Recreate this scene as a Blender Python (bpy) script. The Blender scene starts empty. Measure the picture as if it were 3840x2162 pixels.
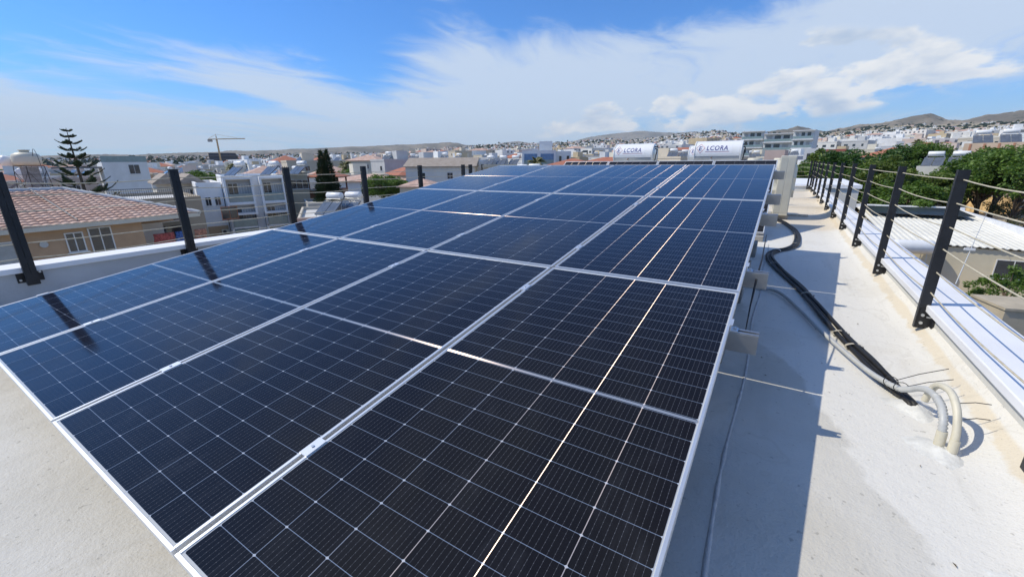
import bpy, bmesh, math, random
from mathutils import Vector, Matrix, Euler
import numpy as np
rnd = random.Random(7)
PI = math.pi
R_ = math.radians
scene = bpy.context.scene
COL = scene.collection

# ------------------------------------------------------------------ camera
CAM = Vector((4.70432, -0.24871, 1.0086))
RIGHT = Vector((0.8474, 0.5309, -0.0081)); UP = Vector((-0.1474, 0.2498, 0.9570)); FWD = Vector((-0.5101, 0.8098, -0.2899))
FPX = 1565.38
cam = bpy.data.cameras.new('camera'); camo = bpy.data.objects.new('camera', cam); COL.objects.link(camo)
m = Matrix((RIGHT, UP, -FWD)).transposed().to_4x4(); m.translation = CAM
camo.matrix_world = m
cam.sensor_width = 36.0; cam.lens = FPX / 3840 * 36.0; cam.clip_start = 0.05; cam.clip_end = 80000
scene.camera = camo
scene.view_settings.view_transform = 'Standard'; scene.view_settings.look = 'None'
scene.view_settings.exposure = 0.0; scene.view_settings.gamma = 1.0

def ray(x, y):                       # direction through a pixel of the 3840 x 2162 photograph
    return RIGHT * ((x - 1920) / FPX) + UP * (-(y - 1081) / FPX) + FWD
def dep(x, y, D): return CAM + ray(x, y) * D
def atz(x, y, z):
    d = ray(x, y); return CAM + d * ((z - CAM.z) / d.z)
def atY(x, y, Y):
    d = ray(x, y); return CAM + d * ((Y - CAM.y) / d.y)
def azel(x, y):
    d = ray(x, y); return math.atan2(d.x, d.y), math.atan2(d.z, math.hypot(d.x, d.y))

# ------------------------------------------------------------------ sun and sky
SUN = Vector((-0.795, -0.40, 1.0)).normalized()
sd = bpy.data.lights.new('sun', 'SUN'); sd.energy = 3.95; sd.angle = R_(0.55); sd.color = (1.0, 0.915, 0.75)
so = bpy.data.objects.new('sun', sd); COL.objects.link(so)
so.rotation_euler = (-SUN).to_track_quat('-Z', 'Y').to_euler()

world = bpy.data.worlds.new('World'); scene.world = world; world.use_nodes = True
nt = world.node_tree; nt.nodes.clear()
class NT:
    """small helper for node maths"""
    def __init__(s, tree): s.t = tree; s.n = tree.nodes; s.l = tree.links
    def new(s, kind, **kw):
        n = s.n.new(kind)
        for k, v in kw.items(): setattr(n, k, v)
        return n
    def put(s, sock, v):
        if isinstance(v, bpy.types.NodeSocket): s.l.new(v, sock)
        elif v is not None: sock.default_value = v
    def m(s, op, a, b=None, c=None, clamp=False):
        n = s.new('ShaderNodeMath', operation=op, use_clamp=clamp); s.put(n.inputs[0], a)
        if b is not None: s.put(n.inputs[1], b)
        if c is not None: s.put(n.inputs[2], c)
        return n.outputs[0]
    def v(s, op, a, b=None):
        n = s.new('ShaderNodeVectorMath', operation=op); s.put(n.inputs[0], a)
        if b is not None: s.put(n.inputs[1], b)
        return n.outputs['Value'] if op in ('DOT_PRODUCT', 'LENGTH') else n.outputs[0]
    def sstep(s, x, a, b, lo=0.0, hi=1.0):
        n = s.new('ShaderNodeMapRange', interpolation_type='SMOOTHSTEP'); s.put(n.inputs[0], x)
        s.put(n.inputs[1], a); s.put(n.inputs[2], b); s.put(n.inputs[3], lo); s.put(n.inputs[4], hi)
        return n.outputs[0]
    def noise(s, vec, scale, detail=4, rough=.5, dist=0.0, out='Fac'):
        n = s.new('ShaderNodeTexNoise'); s.put(n.inputs['Vector'], vec)
        n.inputs['Scale'].default_value = scale; n.inputs['Detail'].default_value = detail
        n.inputs['Roughness'].default_value = rough; n.inputs['Distortion'].default_value = dist
        return n.outputs[out]
    def mix(s, f, a, b):
        n = s.new('ShaderNodeMix', data_type='RGBA'); s.put(n.inputs[0], f)
        s.put(n.inputs[6], a); s.put(n.inputs[7], b); return n.outputs[2]

def build_sky():
    g = NT(nt)
    sky = g.new('ShaderNodeTexSky', sky_type='NISHITA', sun_disc=False)
    sky.sun_elevation = math.asin(SUN.z); sky.sun_rotation = math.atan2(SUN.x, SUN.y)
    sky.altitude = 50; sky.air_density = 1.0; sky.dust_density = 0.35; sky.ozone_density = 3.0
    d = g.new('ShaderNodeTexCoord').outputs['Generated']
    sx = g.new('ShaderNodeSeparateXYZ'); g.put(sx.inputs[0], d)
    dz = g.m('MAXIMUM', sx.outputs[2], 0.0)
    # cloud layer seen in perspective: direction projected on a high plane
    k = g.m('ADD', dz, 0.10)
    px = g.m('DIVIDE', sx.outputs[0], k); py = g.m('DIVIDE', sx.outputs[1], k)
    cp = g.new('ShaderNodeCombineXYZ'); g.put(cp.inputs[0], px); g.put(cp.inputs[1], py); cp = cp.outputs[0]
    mp = g.new('ShaderNodeMapping'); g.put(mp.inputs[0], cp); mp.inputs['Rotation'].default_value = (0, 0, R_(-38)); mp.inputs['Scale'].default_value = (1.0, 0.33, 1.0)
    warp = g.noise(cp, 0.9, 3, .5, out='Color')
    wv = g.v('ADD', mp.outputs[0], g.v('MULTIPLY', warp, (0.9, 0.9, 0)))
    cirrus = g.noise(wv, 1.5, 9, .58, .3)
    fine = g.noise(wv, 5.0, 8, .65, .6)
    puff = g.noise(g.v('MULTIPLY', d, (1, 1, 2.2)), 9.0, 7, .55, .15)
    def blob(x, y, rx, ry, rot=0.0, amp=1.0):
        c = ray(x, y).normalized()
        a = (RIGHT - c * RIGHT.dot(c)).normalized(); b = c.cross(a) * -1
        b = UP - c * UP.dot(c); b = (b - a * b.dot(a)).normalized()
        ca, sa = math.cos(R_(rot)), math.sin(R_(rot))
        A, B = a * ca + b * sa, b * ca - a * sa
        cc = c.dot(FWD) / FPX
        A = A / (rx * cc); B = B / (ry * cc)
        q = g.v('SUBTRACT', d, tuple(c))
        u = g.v('DOT_PRODUCT', q, tuple(A)); v = g.v('DOT_PRODUCT', q, tuple(B))
        r2 = g.m('ADD', g.m('MULTIPLY', u, u), g.m('MULTIPLY', v, v))
        e = g.m('MULTIPLY', g.m('EXPONENT', g.m('MULTIPLY', r2, -1.0)), amp)
        front = g.m('GREATER_THAN', g.v('DOT_PRODUCT', d, tuple(c)), 0.0)
        return g.m('MULTIPLY', e, front)
    def total(bl):
        s = None
        for b in bl:
            e = blob(*b); s = e if s is None else g.m('ADD', s, e)
        return s
    # where the veil of high cloud is thick (+) and where the blue shows (-)
    cover = total([(150, 400, 620, 150, -12, .85), (1050, 340, 620, 115, -22, .9), (350, 230, 300, 40, -22, .4), (1800, 230, 330, 300, 20, .75), (1950, 420, 600, 110, 0, .35), (1250, 500, 900, 80, 0, .35),
                   (2800, 230, 800, 230, 8, .6), (3500, 80, 700, 160, 0, .6), (2300, 330, 500, 140, 0, .45),
                   (700, 60, 900, 170, 0, -.55), (2050, 20, 560, 110, 4, -.6), (1330, 250, 170, 110, -60, -.5), (620, 330, 230, 30, -15, -.6), (1150, 425, 420, 26, -14, -.4), (150, 300, 260, 30, -20, -.35), (1900, 130, 90, 200, 20, -.25), (900, 480, 500, 22, -4, -.3), (2700, 30, 420, 70, 0, -.25), (3350, 400, 500, 50, 8, -.35), (2650, 440, 400, 30, 4, -.3)])
    f = g.m('ADD', g.m('MULTIPLY', cirrus, 1.25), g.m('MULTIPLY', fine, 0.68))
    f = g.m('ADD', f, g.m('MULTIPLY', cover, 0.62))
    f = g.m('ADD', f, g.sstep(dz, .50, .80, 0.0, .12))      # extra cloud veil overhead, out of view, added to brighten the fill light
    veil = g.sstep(f, 0.90, 1.50)
    veil = g.m('MULTIPLY', veil, 0.84)
    hz = g.sstep(dz, 0.0, 0.17, 0.62, 0.0)       # whitish air low down
    # cumulus field low at the right
    cu = total([(3000, 310, 420, 70, 14, .50), (3280, 330, 120, 40, 12, .2), (3600, 235, 420, 70, 18, .55), (2500, 395, 260, 40, 4, .5), (2180, 480, 150, 28, 4, .55), (3050, 165, 130, 45, 5, .42), (3400, 145, 110, 40, 0, .35), (2350, 478, 300, 24, 0, .45), (2800, 420, 300, 40, 5, .3)])
    pf = g.m('ADD', puff, g.m('MULTIPLY', cu, 0.34))
    cum = g.sstep(pf, 0.60, 0.70)
    cum = g.m('MULTIPLY', cum, g.sstep(cu, .04, .22))
    shade = g.sstep(g.noise(g.v('ADD', g.v('MULTIPLY', d, (1, 1, 2.2)), (0, 0, 0.035)), 9.0, 7, .55, .15), 0.40, 0.75)
    tint = g.new('ShaderNodeMix', data_type='RGBA', blend_type='MULTIPLY'); tint.inputs[0].default_value = 1.0
    g.put(tint.inputs[6], sky.outputs[0]); tint.inputs[7].default_value = (0.36, 0.84, 1.40, 1)
    c = g.mix(hz, tint.outputs[2], (4.3, 5.6, 7.0, 1))
    c = g.mix(veil, c, (5.5, 6.3, 7.3, 1))
    cumc = g.mix(shade, (8.0, 8.0, 7.9, 1), (3.7, 4.7, 6.2, 1))
    c = g.mix(g.m('MULTIPLY', cum, 0.9), c, cumc)
    bg = g.new('ShaderNodeBackground'); g.put(bg.inputs[0], c); bg.inputs[1].default_value = 0.125
    out = g.new('ShaderNodeOutputWorld'); g.l.new(bg.outputs[0], out.inputs[0])
build_sky()

# ------------------------------------------------------------------ helpers
def tag(o, label=None, cat=None, group=None, kind=None):
    if label: o['label'] = label
    if cat: o['category'] = cat
    if group: o['group'] = group
    if kind: o['kind'] = kind
    return o
def empty(name, loc=(0, 0, 0), rz=0.0, label=None, cat=None, group=None, rot=None):
    o = bpy.data.objects.new(name, None); COL.objects.link(o); o.empty_display_size = .1
    o.location = loc; o.rotation_euler = rot if rot else (0, 0, rz)
    return tag(o, label, cat, group)
class MB:
    def __init__(s): s.v = []; s.f = []; s.mi = []; s.sm = []; s.uv = None
    def add(s, vs, fs, mi=0, smooth=False):
        b = len(s.v); s.v += [tuple(x) for x in vs]
        for f in fs: s.f.append(tuple(b + i for i in f)); s.mi.append(mi); s.sm.append(smooth)
        return s
    def box(s, x0, x1, y0, y1, z0, z1, mi=0, M=None, bottom=True):
        vs = [Vector((x, y, z)) for z in (z0, z1) for y in (y0, y1) for x in (x0, x1)]
        if M is not None: vs = [M @ v for v in vs]
        fs = [(4, 5, 7, 6), (0, 1, 5, 4), (1, 3, 7, 5), (3, 2, 6, 7), (2, 0, 4, 6)]
        if bottom: fs.append((0, 2, 3, 1))
        return s.add(vs, fs, mi)
    def cyl(s, p0, p1, r0, r1=None, n=12, mi=0, cap=True, smooth=True):
        p0, p1 = Vector(p0), Vector(p1); r1 = r0 if r1 is None else r1
        d = (p1 - p0).normalized(); a = d.orthogonal().normalized(); b = d.cross(a)
        vs = []
        for p, r in ((p0, r0), (p1, r1)):
            for i in range(n):
                t = 2 * PI * i / n; vs.append(p + (a * math.cos(t) + b * math.sin(t)) * r)
        s.add(vs, [(i, (i + 1) % n, n + (i + 1) % n, n + i) for i in range(n)], mi, smooth)
        if cap: s.add(vs, [tuple(range(n - 1, -1, -1)), tuple(range(n, 2 * n))], mi)
        return s
    def tube(s, pts, r, n=8, mi=0, smooth=True, cap=True):
        pts = [Vector(p) for p in pts]; N = len(pts); vs = []; prev = None
        for i, p in enumerate(pts):
            t = (pts[min(i + 1, N - 1)] - pts[max(i - 1, 0)]).normalized()
            a = (prev - t * prev.dot(t)).normalized() if prev is not None else t.orthogonal().normalized()
            prev = a; b = t.cross(a); rr = r[i] if isinstance(r, (list, tuple)) else r
            for k in range(n):
                q = 2 * PI * k / n; vs.append(p + (a * math.cos(q) + b * math.sin(q)) * rr)
        fs = [(i * n + k, i * n + (k + 1) % n, (i + 1) * n + (k + 1) % n, (i + 1) * n + k) for i in range(N - 1) for k in range(n)]
        s.add(vs, fs, mi, smooth)
        if cap: s.add(vs, [tuple(range(n - 1, -1, -1)), tuple(range((N - 1) * n, N * n))], mi)
        return s
    def lathe(s, prof, n=24, mi=0, M=None, smooth=True):       # profile (r, z)
        vs = []
        for r, z in prof:
            for k in range(n):
                q = 2 * PI * k / n; v = Vector((r * math.cos(q), r * math.sin(q), z)); vs.append(M @ v if M is not None else v)
        fs = [(i * n + k, i * n + (k + 1) % n, (i + 1) * n + (k + 1) % n, (i + 1) * n + k) for i in range(len(prof) - 1) for k in range(n)]
        return s.add(vs, fs, mi, smooth)
    def quad(s, a, b, c, d, mi=0): return s.add([a, b, c, d], [(0, 1, 2, 3)], mi)
    def build(s, name, mats, parent=None, loc=None, bevel=0.0):
        me = bpy.data.meshes.new(name); me.from_pydata(s.v, [], s.f)
        for mm in (mats if isinstance(mats, (list, tuple)) else [mats]): me.materials.append(mm)
        me.polygons.foreach_set('material_index', s.mi); me.polygons.foreach_set('use_smooth', s.sm)
        me.update()
        o = bpy.data.objects.new(name, me); COL.objects.link(o)
        if parent is not None: o.parent = parent
        if loc is not None: o.location = loc
        if bevel:
            b = o.modifiers.new('bevel', 'BEVEL'); b.width = bevel; b.segments = 2; b.limit_method = 'ANGLE'
        return o
def kids(o): return [c for c in COL.objects if c.parent == o]
def copy_tree(o, parent=None, table=None):
    c = o.copy(); COL.objects.link(c); c.parent = parent
    for ch in list(o.children): copy_tree(ch, c)
    return c
def spline(pts, n=10):
    P = [Vector(p) for p in pts]; out = []
    for i in range(len(P) - 1):
        p0, p1, p2, p3 = P[max(i - 1, 0)], P[i], P[i + 1], P[min(i + 2, len(P) - 1)]
        for k in range(n):
            t = k / n
            out.append(0.5 * ((2 * p1) + (p2 - p0) * t + (2 * p0 - 5 * p1 + 4 * p2 - p3) * t * t + (-p0 + 3 * p1 - 3 * p2 + p3) * t ** 3))
    out.append(P[-1]); return out

# ------------------------------------------------------------------ materials
MATS = {}
def paint(name, col, rough=.8, var=.12, scale=3.0, bump=0.0, bscale=60, metal=0.0, spec=.5, dirt=0.0, coord='Object'):
    if name in MATS: return MATS[name]
    mt = bpy.data.materials.new(name); mt.use_nodes = True; g = NT(mt.node_tree)
    b = g.n['Principled BSDF']; b.inputs['Roughness'].default_value = rough; b.inputs['Metallic'].default_value = metal
    b.inputs['Specular IOR Level'].default_value = spec
    co = g.new('ShaderNodeTexCoord').outputs[coord]
    n = g.noise(co, scale, 5, .6)
    f = g.sstep(n, .3, .7, 1 - var, 1 + var)
    c = g.v('MULTIPLY', tuple(col), None)
    vm = g.new('ShaderNodeVectorMath', operation='SCALE'); vm.inputs[0].default_value = col[:3]; g.put(vm.inputs['Scale'], f)
    cc = vm.outputs[0]
    if dirt:
        n2 = g.noise(co, scale * .35, 7, .7, .4)
        cc = g.mix(g.m('MULTIPLY', g.sstep(n2, .5, .75), dirt), cc, (col[0] * .45, col[1] * .42, col[2] * .36, 1))
    g.put(b.inputs['Base Color'], cc)
    if bump:
        bn = g.new('ShaderNodeBump'); bn.inputs['Strength'].default_value = bump; bn.inputs['Distance'].default_value = .01
        g.put(bn.inputs['Height'], g.noise(co, bscale, 4, .6)); g.l.new(bn.outputs[0], b.inputs['Normal'])
    MATS[name] = mt; return mt
WHITE = paint('white_paint', (.74, .75, .76), .7, .06, 2, dirt=.15)
BLACKM = paint('black_steel', (.012, .013, .016), .45, .3, 12, bump=.15, bscale=150)
MILL = paint('mill_aluminium', (.52, .52, .51), .38, .08, 6, metal=.9)
ALU = paint('anodised_aluminium', (.78, .79, .80), .42, .05, 5, metal=.75)
GALV = paint('galvanised_steel', (.58, .60, .62), .4, .15, 20, metal=.8)
CONC = paint('grey_concrete', (.30, .29, .27), .9, .2, 6, bump=.4, bscale=80, dirt=.4)
ROPE = paint('beige_cord', (.55, .49, .36), .8, .15, 30)
GLASSD = paint('dark_window_glass', (.035, .045, .055), .08, .4, .7, spec=.8)
FRAMEW = paint('white_window_frame', (.72, .72, .70), .5, .03)
RUBBER = paint('black_rubber', (.014, .014, .015), .55, .4, 20, bump=.3, bscale=60)
TANKW = paint('white_tank_enamel', (.80, .80, .78), .35, .04, 2)
COLLECT = paint('collector_glass', (.10, .115, .14), .12, .2, 2, spec=.8)
PIPEC = paint('cream_pipe', (.62, .58, .46), .5, .08, 20)
PLASTIC = paint('cream_plastic', (.60, .57, .47), .5, .05, 5)
BARK = paint('bark', (.11, .08, .055), .95, .35, 8)

def roof_material():
    mt = bpy.data.materials.new('roof_coating'); mt.use_nodes = True; g = NT(mt.node_tree); b = g.n['Principled BSDF']
    co = g.new('ShaderNodeTexCoord').outputs['Object']; s = g.new('ShaderNodeSeparateXYZ'); g.put(s.inputs[0], co)
    X, Y = s.outputs[0], s.outputs[1]
    big = g.noise(co, .9, 6, .6, .2); mid = g.noise(co, 4, 6, .65); gr = g.noise(co, 90, 3, .6); blot = g.noise(co, 2.2, 4, .5)
    base = g.mix(g.sstep(big, .35, .65), (.55, .53, .475, 1), (.62, .605, .56, 1))
    base = g.mix(g.sstep(mid, .55, .8, 0, .4), base, (.47, .44, .37, 1))
    # newer white coat near the parapet, edge wandering
    e = g.m('ADD', X, g.m('MULTIPLY', g.m('SUBTRACT', big, .5), .75))
    e = g.m('ADD', e, g.m('MULTIPLY', g.m('SUBTRACT', Y, 2.1), .30))
    white = g.sstep(e, 5.12, 5.17)
    base = g.mix(g.m('MULTIPLY', white, .85), base, (.72, .705, .66, 1))
    # tan stained band climbing the foot of the parapet
    e2 = g.m('ADD', X, g.m('MULTIPLY', g.m('SUBTRACT', g.noise(co, 7, 6, .7), .5), .13))
    band = g.m('MULTIPLY', g.sstep(e2, 5.70, 5.725), g.m('SUBTRACT', 1.0, g.sstep(s.outputs[2], -.215, -.20)))
    base = g.mix(g.m('MULTIPLY', band, .65), base, (.64, .55, .40, 1))
    far = g.m('MULTIPLY', g.sstep(Y, 9.3, 9.9), g.sstep(g.m('ADD', X, mid), 4.6, 5.2))
    base = g.mix(g.m('MULTIPLY', far, .6), base, (.60, .50, .36, 1))
    roll = g.noise(g.v('MULTIPLY', co, (7.0, .6, 1)), 1.5, 5, .6, .3)
    base = g.mix(g.sstep(roll, .52, .70, 0, .22), base, (.50, .485, .44, 1))
    pud = g.noise(co, 1.7, 3, .45, .6); ring = g.m('ABSOLUTE', g.m('SUBTRACT', pud, .60))
    base = g.mix(g.m('MULTIPLY', g.m('SUBTRACT', 1.0, g.sstep(ring, .0, .016)), .15), base, (.36, .33, .26, 1))
    base = g.mix(g.sstep(pud, .60, .68, 0, .18), base, (.50, .46, .38, 1))
    spots = g.sstep(g.noise(co, 38, 2, .4), .70, .74)
    base = g.mix(g.m('MULTIPLY', spots, .35), base, (.16, .15, .13, 1))
    base = g.mix(g.sstep(gr, .60, .72, 0, .28), base, (.25, .24, .21, 1))
    # hairline joints of the screed
    for p, ax, w in ((.12, 1, .006), (-.62, 1, .005), (1.9, 1, .004)):
        dd = g.m('ABSOLUTE', g.m('SUBTRACT', g.m('ADD', Y, g.m('MULTIPLY', mid, .05)), p))
        base = g.mix(g.m('MULTIPLY', g.m('MULTIPLY', g.m('SUBTRACT', 1.0, g.sstep(dd, w * .5, w * 1.6)), .5), g.m('LESS_THAN', X, 4.3)), base, (.12, .115, .10, 1))
    g.put(b.inputs['Base Color'], base); b.inputs['Roughness'].default_value = .85; b.inputs['Specular IOR Level'].default_value = .25
    h = g.m('ADD', g.m('MULTIPLY', gr, .5), g.m('MULTIPLY', g.noise(co, 14, 5, .6), 1.2))
    bn = g.new('ShaderNodeBump'); bn.inputs['Strength'].default_value = .55; bn.inputs['Distance'].default_value = .01
    g.put(bn.inputs['Height'], h); g.l.new(bn.outputs[0], b.inputs['Normal'])
    return mt
ROOF = roof_material()

TILT = 0.13782
CT, ST = math.cos(TILT), math.sin(TILT)
def glass_material():
    mt = bpy.data.materials.new('solar_cells_under_glass'); mt.use_nodes = True; g = NT(mt.node_tree); b = g.n['Principled BSDF']
    s = g.new('ShaderNodeSeparateXYZ'); g.put(s.inputs[0], g.new('ShaderNodeTexCoord').outputs['Object'])
    U, V = s.outputs[0], s.outputs[1]
    def edge(x, pitch):          # distance in metres to the nearest multiple of pitch
        fr = g.m('FRACT', g.m('DIVIDE', x, pitch))
        return g.m('MULTIPLY', g.m('SUBTRACT', .5, g.m('ABSOLUTE', g.m('SUBTRACT', fr, .5))), pitch)
    def less(x, w): return g.m('LESS_THAN', x, w)
    up = g.m('SUBTRACT', U, .015); da = edge(up, .184)
    hi = g.m('GREATER_THAN', V, 1.139)
    vp = g.m('SUBTRACT', g.m('SUBTRACT', V, .018), g.m('MULTIPLY', hi, 1.132)); db = edge(vp, .0925)
    gU = less(da, .0012); gV = less(db, .0009); mid = less(g.m('ABSOLUTE', g.m('SUBTRACT', V, 1.139)), .0065)
    dia = less(g.m('ADD', da, g.m('MULTIPLY', db, 1.3)), .0062)
    ed = g.m('MAXIMUM', g.m('MAXIMUM', less(U, .0155), g.m('GREATER_THAN', U, 1.1185)), g.m('MAXIMUM', less(V, .0185), g.m('GREATER_THAN', V, 2.2595)))
    wire = less(edge(up, .0184), .00035)
    dot = g.m('MULTIPLY', less(edge(up, .0184), .0009), less(edge(vp, .01541), .0012))
    film = g.m('MAXIMUM', gU, mid)
    back = g.m('MAXIMUM', g.m('MAXIMUM', mid, dia), ed)
    co = g.new('ShaderNodeTexCoord').outputs['Object']
    dust = g.noise(co, 2.3, 6, .7, .3); speck = g.noise(co, 420, 2, .5)
    lw = g.new('ShaderNodeLayerWeight'); lw.inputs[0].default_value = .5       # anti-reflection coating turns blue at a glancing angle
    arc = g.mix(g.sstep(lw.outputs['Facing'], .50, .95), (.0095, .0085, .0085, 1), (.007, .012, .032, 1))
    cell = g.mix(g.sstep(dust, .50, .82, 0, .06), arc, (.12, .125, .14, 1))
    rnd_p = g.new('ShaderNodeObjectInfo').outputs['Random']
    sv = g.v('ADD', g.v('MULTIPLY', co, (5.0, 1.1, 1)), g.v('MULTIPLY', g.new('ShaderNodeObjectInfo').outputs['Location'], (3.7, 2.9, 0)))
    smear = g.noise(sv, 1.6, 7, .72, 1.2)
    cell = g.mix(g.sstep(smear, .50, .85, 0, .07), cell, (.20, .21, .24, 1))
    cell = g.mix(g.sstep(g.noise(sv, 9, 3, .6, .8), .68, .80, 0, .05), cell, (.28, .30, .33, 1))
    cell = g.mix(g.sstep(speck, .72, .80, 0, .10), cell, (.3, .3, .32, 1))
    cell = g.mix(g.m('MULTIPLY', wire, .22), cell, (.35, .37, .42, 1))
    cell = g.mix(g.m('MULTIPLY', dot, .14), cell, (.55, .56, .60, 1))
    cell = g.mix(g.m('MULTIPLY', gV, .6), cell, (.27, .34, .46, 1))
    cell = g.mix(g.m('MULTIPLY', gU, .75), cell, (.27, .31, .38, 1))
    col = g.mix(back, cell, (.42, .46, .52, 1))
    col = g.mix(ed, col, (.50, .51, .50, 1))
    g.put(b.inputs['Base Color'], col); b.inputs['IOR'].default_value = 1.31
    g.put(b.inputs['Roughness'], g.sstep(dust, .4, .8, .075, .15))
    def gloss(tg):
        a = g.new('ShaderNodeBsdfAnisotropic'); a.inputs['Color'].default_value = (.85, .68, .58, 1)
        a.inputs['Roughness'].default_value = .42; a.inputs['Anisotropy'].default_value = .80
        tg = Vector(tg).normalized(); n = Vector((0, -ST, CT)); 
        cx = g.new('ShaderNodeCombineXYZ')
        for i in range(3): cx.inputs[i].default_value = tg[i]
        g.l.new(cx.outputs[0], a.inputs['Tangent']); return a.outputs[0]
    ud = Vector((0, CT, ST))
    mx = g.new('ShaderNodeMixShader'); g.put(mx.inputs[0], g.m('MULTIPLY', gU, .36)); g.l.new(b.outputs[0], mx.inputs[1]); g.l.new(gloss(Vector((1, 0, 0)) - ud * .34), mx.inputs[2])
    mx2 = g.new('ShaderNodeMixShader'); g.put(mx2.inputs[0], g.m('MULTIPLY', mid, .6)); g.l.new(mx.outputs[0], mx2.inputs[1]); g.l.new(gloss((1, 0, 0)), mx2.inputs[2])
    g.l.new(mx2.outputs[0], g.n['Material Output'].inputs[0])
    return mt
CELLS = glass_material()

# ------------------------------------------------------------------ ground, hills
PROF = {
 'near': [(-600, 602), (0, 598), (600, 590), (1200, 579), (1500, 571), (1700, 556), (1840, 542), (2049, 538), (2294, 521), (2364, 527), (2538, 509), (2693, 489), (2755, 498), (2838, 499), (2950, 502), (3090, 497), (3200, 484), (3400, 466), (3600, 464), (3840, 454), (4600, 440)],
 'right': [(2700, 505), (2838, 497), (2946, 489), (2991, 474), (3024, 483), (3086, 493), (3147, 483), (3222, 466), (3298, 464), (3393, 445), (3484, 430), (3514, 435), (3541, 450), (3613, 450), (3697, 431), (3840, 418), (4300, 400), (4800, 440)],
 'left': [(-900, 600), (-400, 592), (0, 585), (300, 582), (597, 577), (895, 567), (1214, 555), (1494, 544), (1650, 537), (1717, 535), (1745, 544), (1865, 549), (2000, 560)],
 'blue_small': [(1830, 552), (1892, 534), (1944, 530), (1997, 538), (2080, 552)],
 'blue_large': [(2050, 555), (2154, 529), (2245, 508), (2330, 498), (2420, 491), (2521, 498), (2600, 495), (2760, 510), (2900, 540)]}
def prof_fn(key):
    q = sorted(azel(*p) for p in PROF[key]); A = [a for a, e in q]; E_ = [e for a, e in q]
    return lambda az: float(np.interp(az, A, E_))
PF = {k: prof_fn(k) for k in PROF}
ZG = -8.0
def hsh(x, y, s=1.0):
    return (math.sin(x * .013 * s + 1.3) * math.cos(y * .017 * s + .4) + .5 * math.sin(x * .031 * s + y * .027 * s) + .25 * math.sin(x * .083 * s - y * .07 * s + 2))
def gz(x, y):
    dx, dy = x - CAM.x, y - CAM.y; r = math.hypot(dx, dy); az = math.atan2(dx, dy)
    H = CAM.z + 2600 * math.tan(PF['near'](az)) if -2.2 < az < 1.4 else 20
    t = min(max((r - 160) / 2440, 0), 1); t = t ** 1.15
    z = ZG + (H - ZG) * t + hsh(x, y) * 4 * t * min(1, (H + 30) / 60)
    if r > 2600: z -= min((r - 2600) * .04, 90)
    return z
def land_material(name, a, b, c, sc):
    mt = bpy.data.materials.new(name); mt.use_nodes = True; g = NT(mt.node_tree); bs = g.n['Principled BSDF']
    co = g.new('ShaderNodeTexCoord').outputs['Object']
    n1 = g.noise(co, sc, 8, .6, .4); n2 = g.noise(co, sc * 6, 6, .7)
    c1 = g.mix(g.sstep(n1, .42, .58), a, b); c1 = g.mix(g.sstep(n2, .54, .62), c1, c)
    g.put(bs.inputs['Base Color'], c1); bs.inputs['Roughness'].default_value = 1; bs.inputs['Specular IOR Level'].default_value = .1
    return mt
LAND = land_material('dry_town_ground', (.40, .34, .24, 1), (.27, .24, .17, 1), (.08, .09, .05, 1), .005)
SCRUB = land_material('scrub_hillside', (.27, .225, .165, 1), (.15, .13, .10, 1), (.07, .07, .05, 1), .004)
def polar(name, az0, az1, da, rs, fn, mt, close=False):
    azs = np.arange(az0, az1 + 1e-6, da); vs = []; fs = []
    for a in azs:
        for r in rs:
            x, y = CAM.x + r * math.sin(a), CAM.y + r * math.cos(a); vs.append((x, y, fn(x, y, a, r)))
    n = len(rs)
    for i in range(len(azs) - 1):
        for j in range(n - 1): fs.append((i * n + j, i * n + j + 1, (i + 1) * n + j + 1, (i + 1) * n + j))
    o = MB().add(vs, fs, 0, True).build(name, mt); o.data.update(); return o
rs = [0.5, 30, 80, 160] + [160 * 1.075 ** k for k in range(1, 56)]
rs = [r for r in rs if r < 9000] + [12500]
o = polar('ground', -PI, PI, R_(.75), rs, lambda x, y, a, r: gz(x, y), LAND); tag(o, kind='structure')
def ridge(name, key, R, w, fade, mt, rough):
    q = [azel(*p)[0] for p in PROF[key]]; a0, a1 = min(q), max(q)
    def fn(x, y, a, r):
        H = CAM.z + R * math.tan(PF[key](a)); t = (r - R) / w
        sh = math.exp(-t * t * 2.2) if t < 0 else math.exp(-t * t)
        ed = min(1, max(0, min(a - a0, a1 - a) / fade)) if fade else 1
        n = hsh(x, y, 3000 / R) * rough + hsh(x * 1.7, y * 1.3, 12000 / R) * rough * .35
        return -160 + (H + 160) * sh * (ed ** .5 if fade else 1) + n * (sh if abs(t) > .05 else .45)
    rr = [R + w * t for t in (-2.2, -1.8, -1.5, -1.25, -1, -.8, -.65, -.5, -.38, -.27, -.18, -.1, -.04, 0, .1, .3, .6, 1, 1.6, 2.2)]
    o = polar(name, a0, a1, R_(.22), rr, fn, mt); tag(o, kind='structure'); return o
ridge('hills', 'right', 4300, 1100, 0, SCRUB, 11)
ridge('hills', 'left', 6500, 1500, 0, SCRUB, 9)
ridge('mountain', 'blue_small', 10300, 1500, R_(1.0), SCRUB, 10)
ridge('mountain', 'blue_large', 11000, 1500, R_(1.0), SCRUB, 16)
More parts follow.
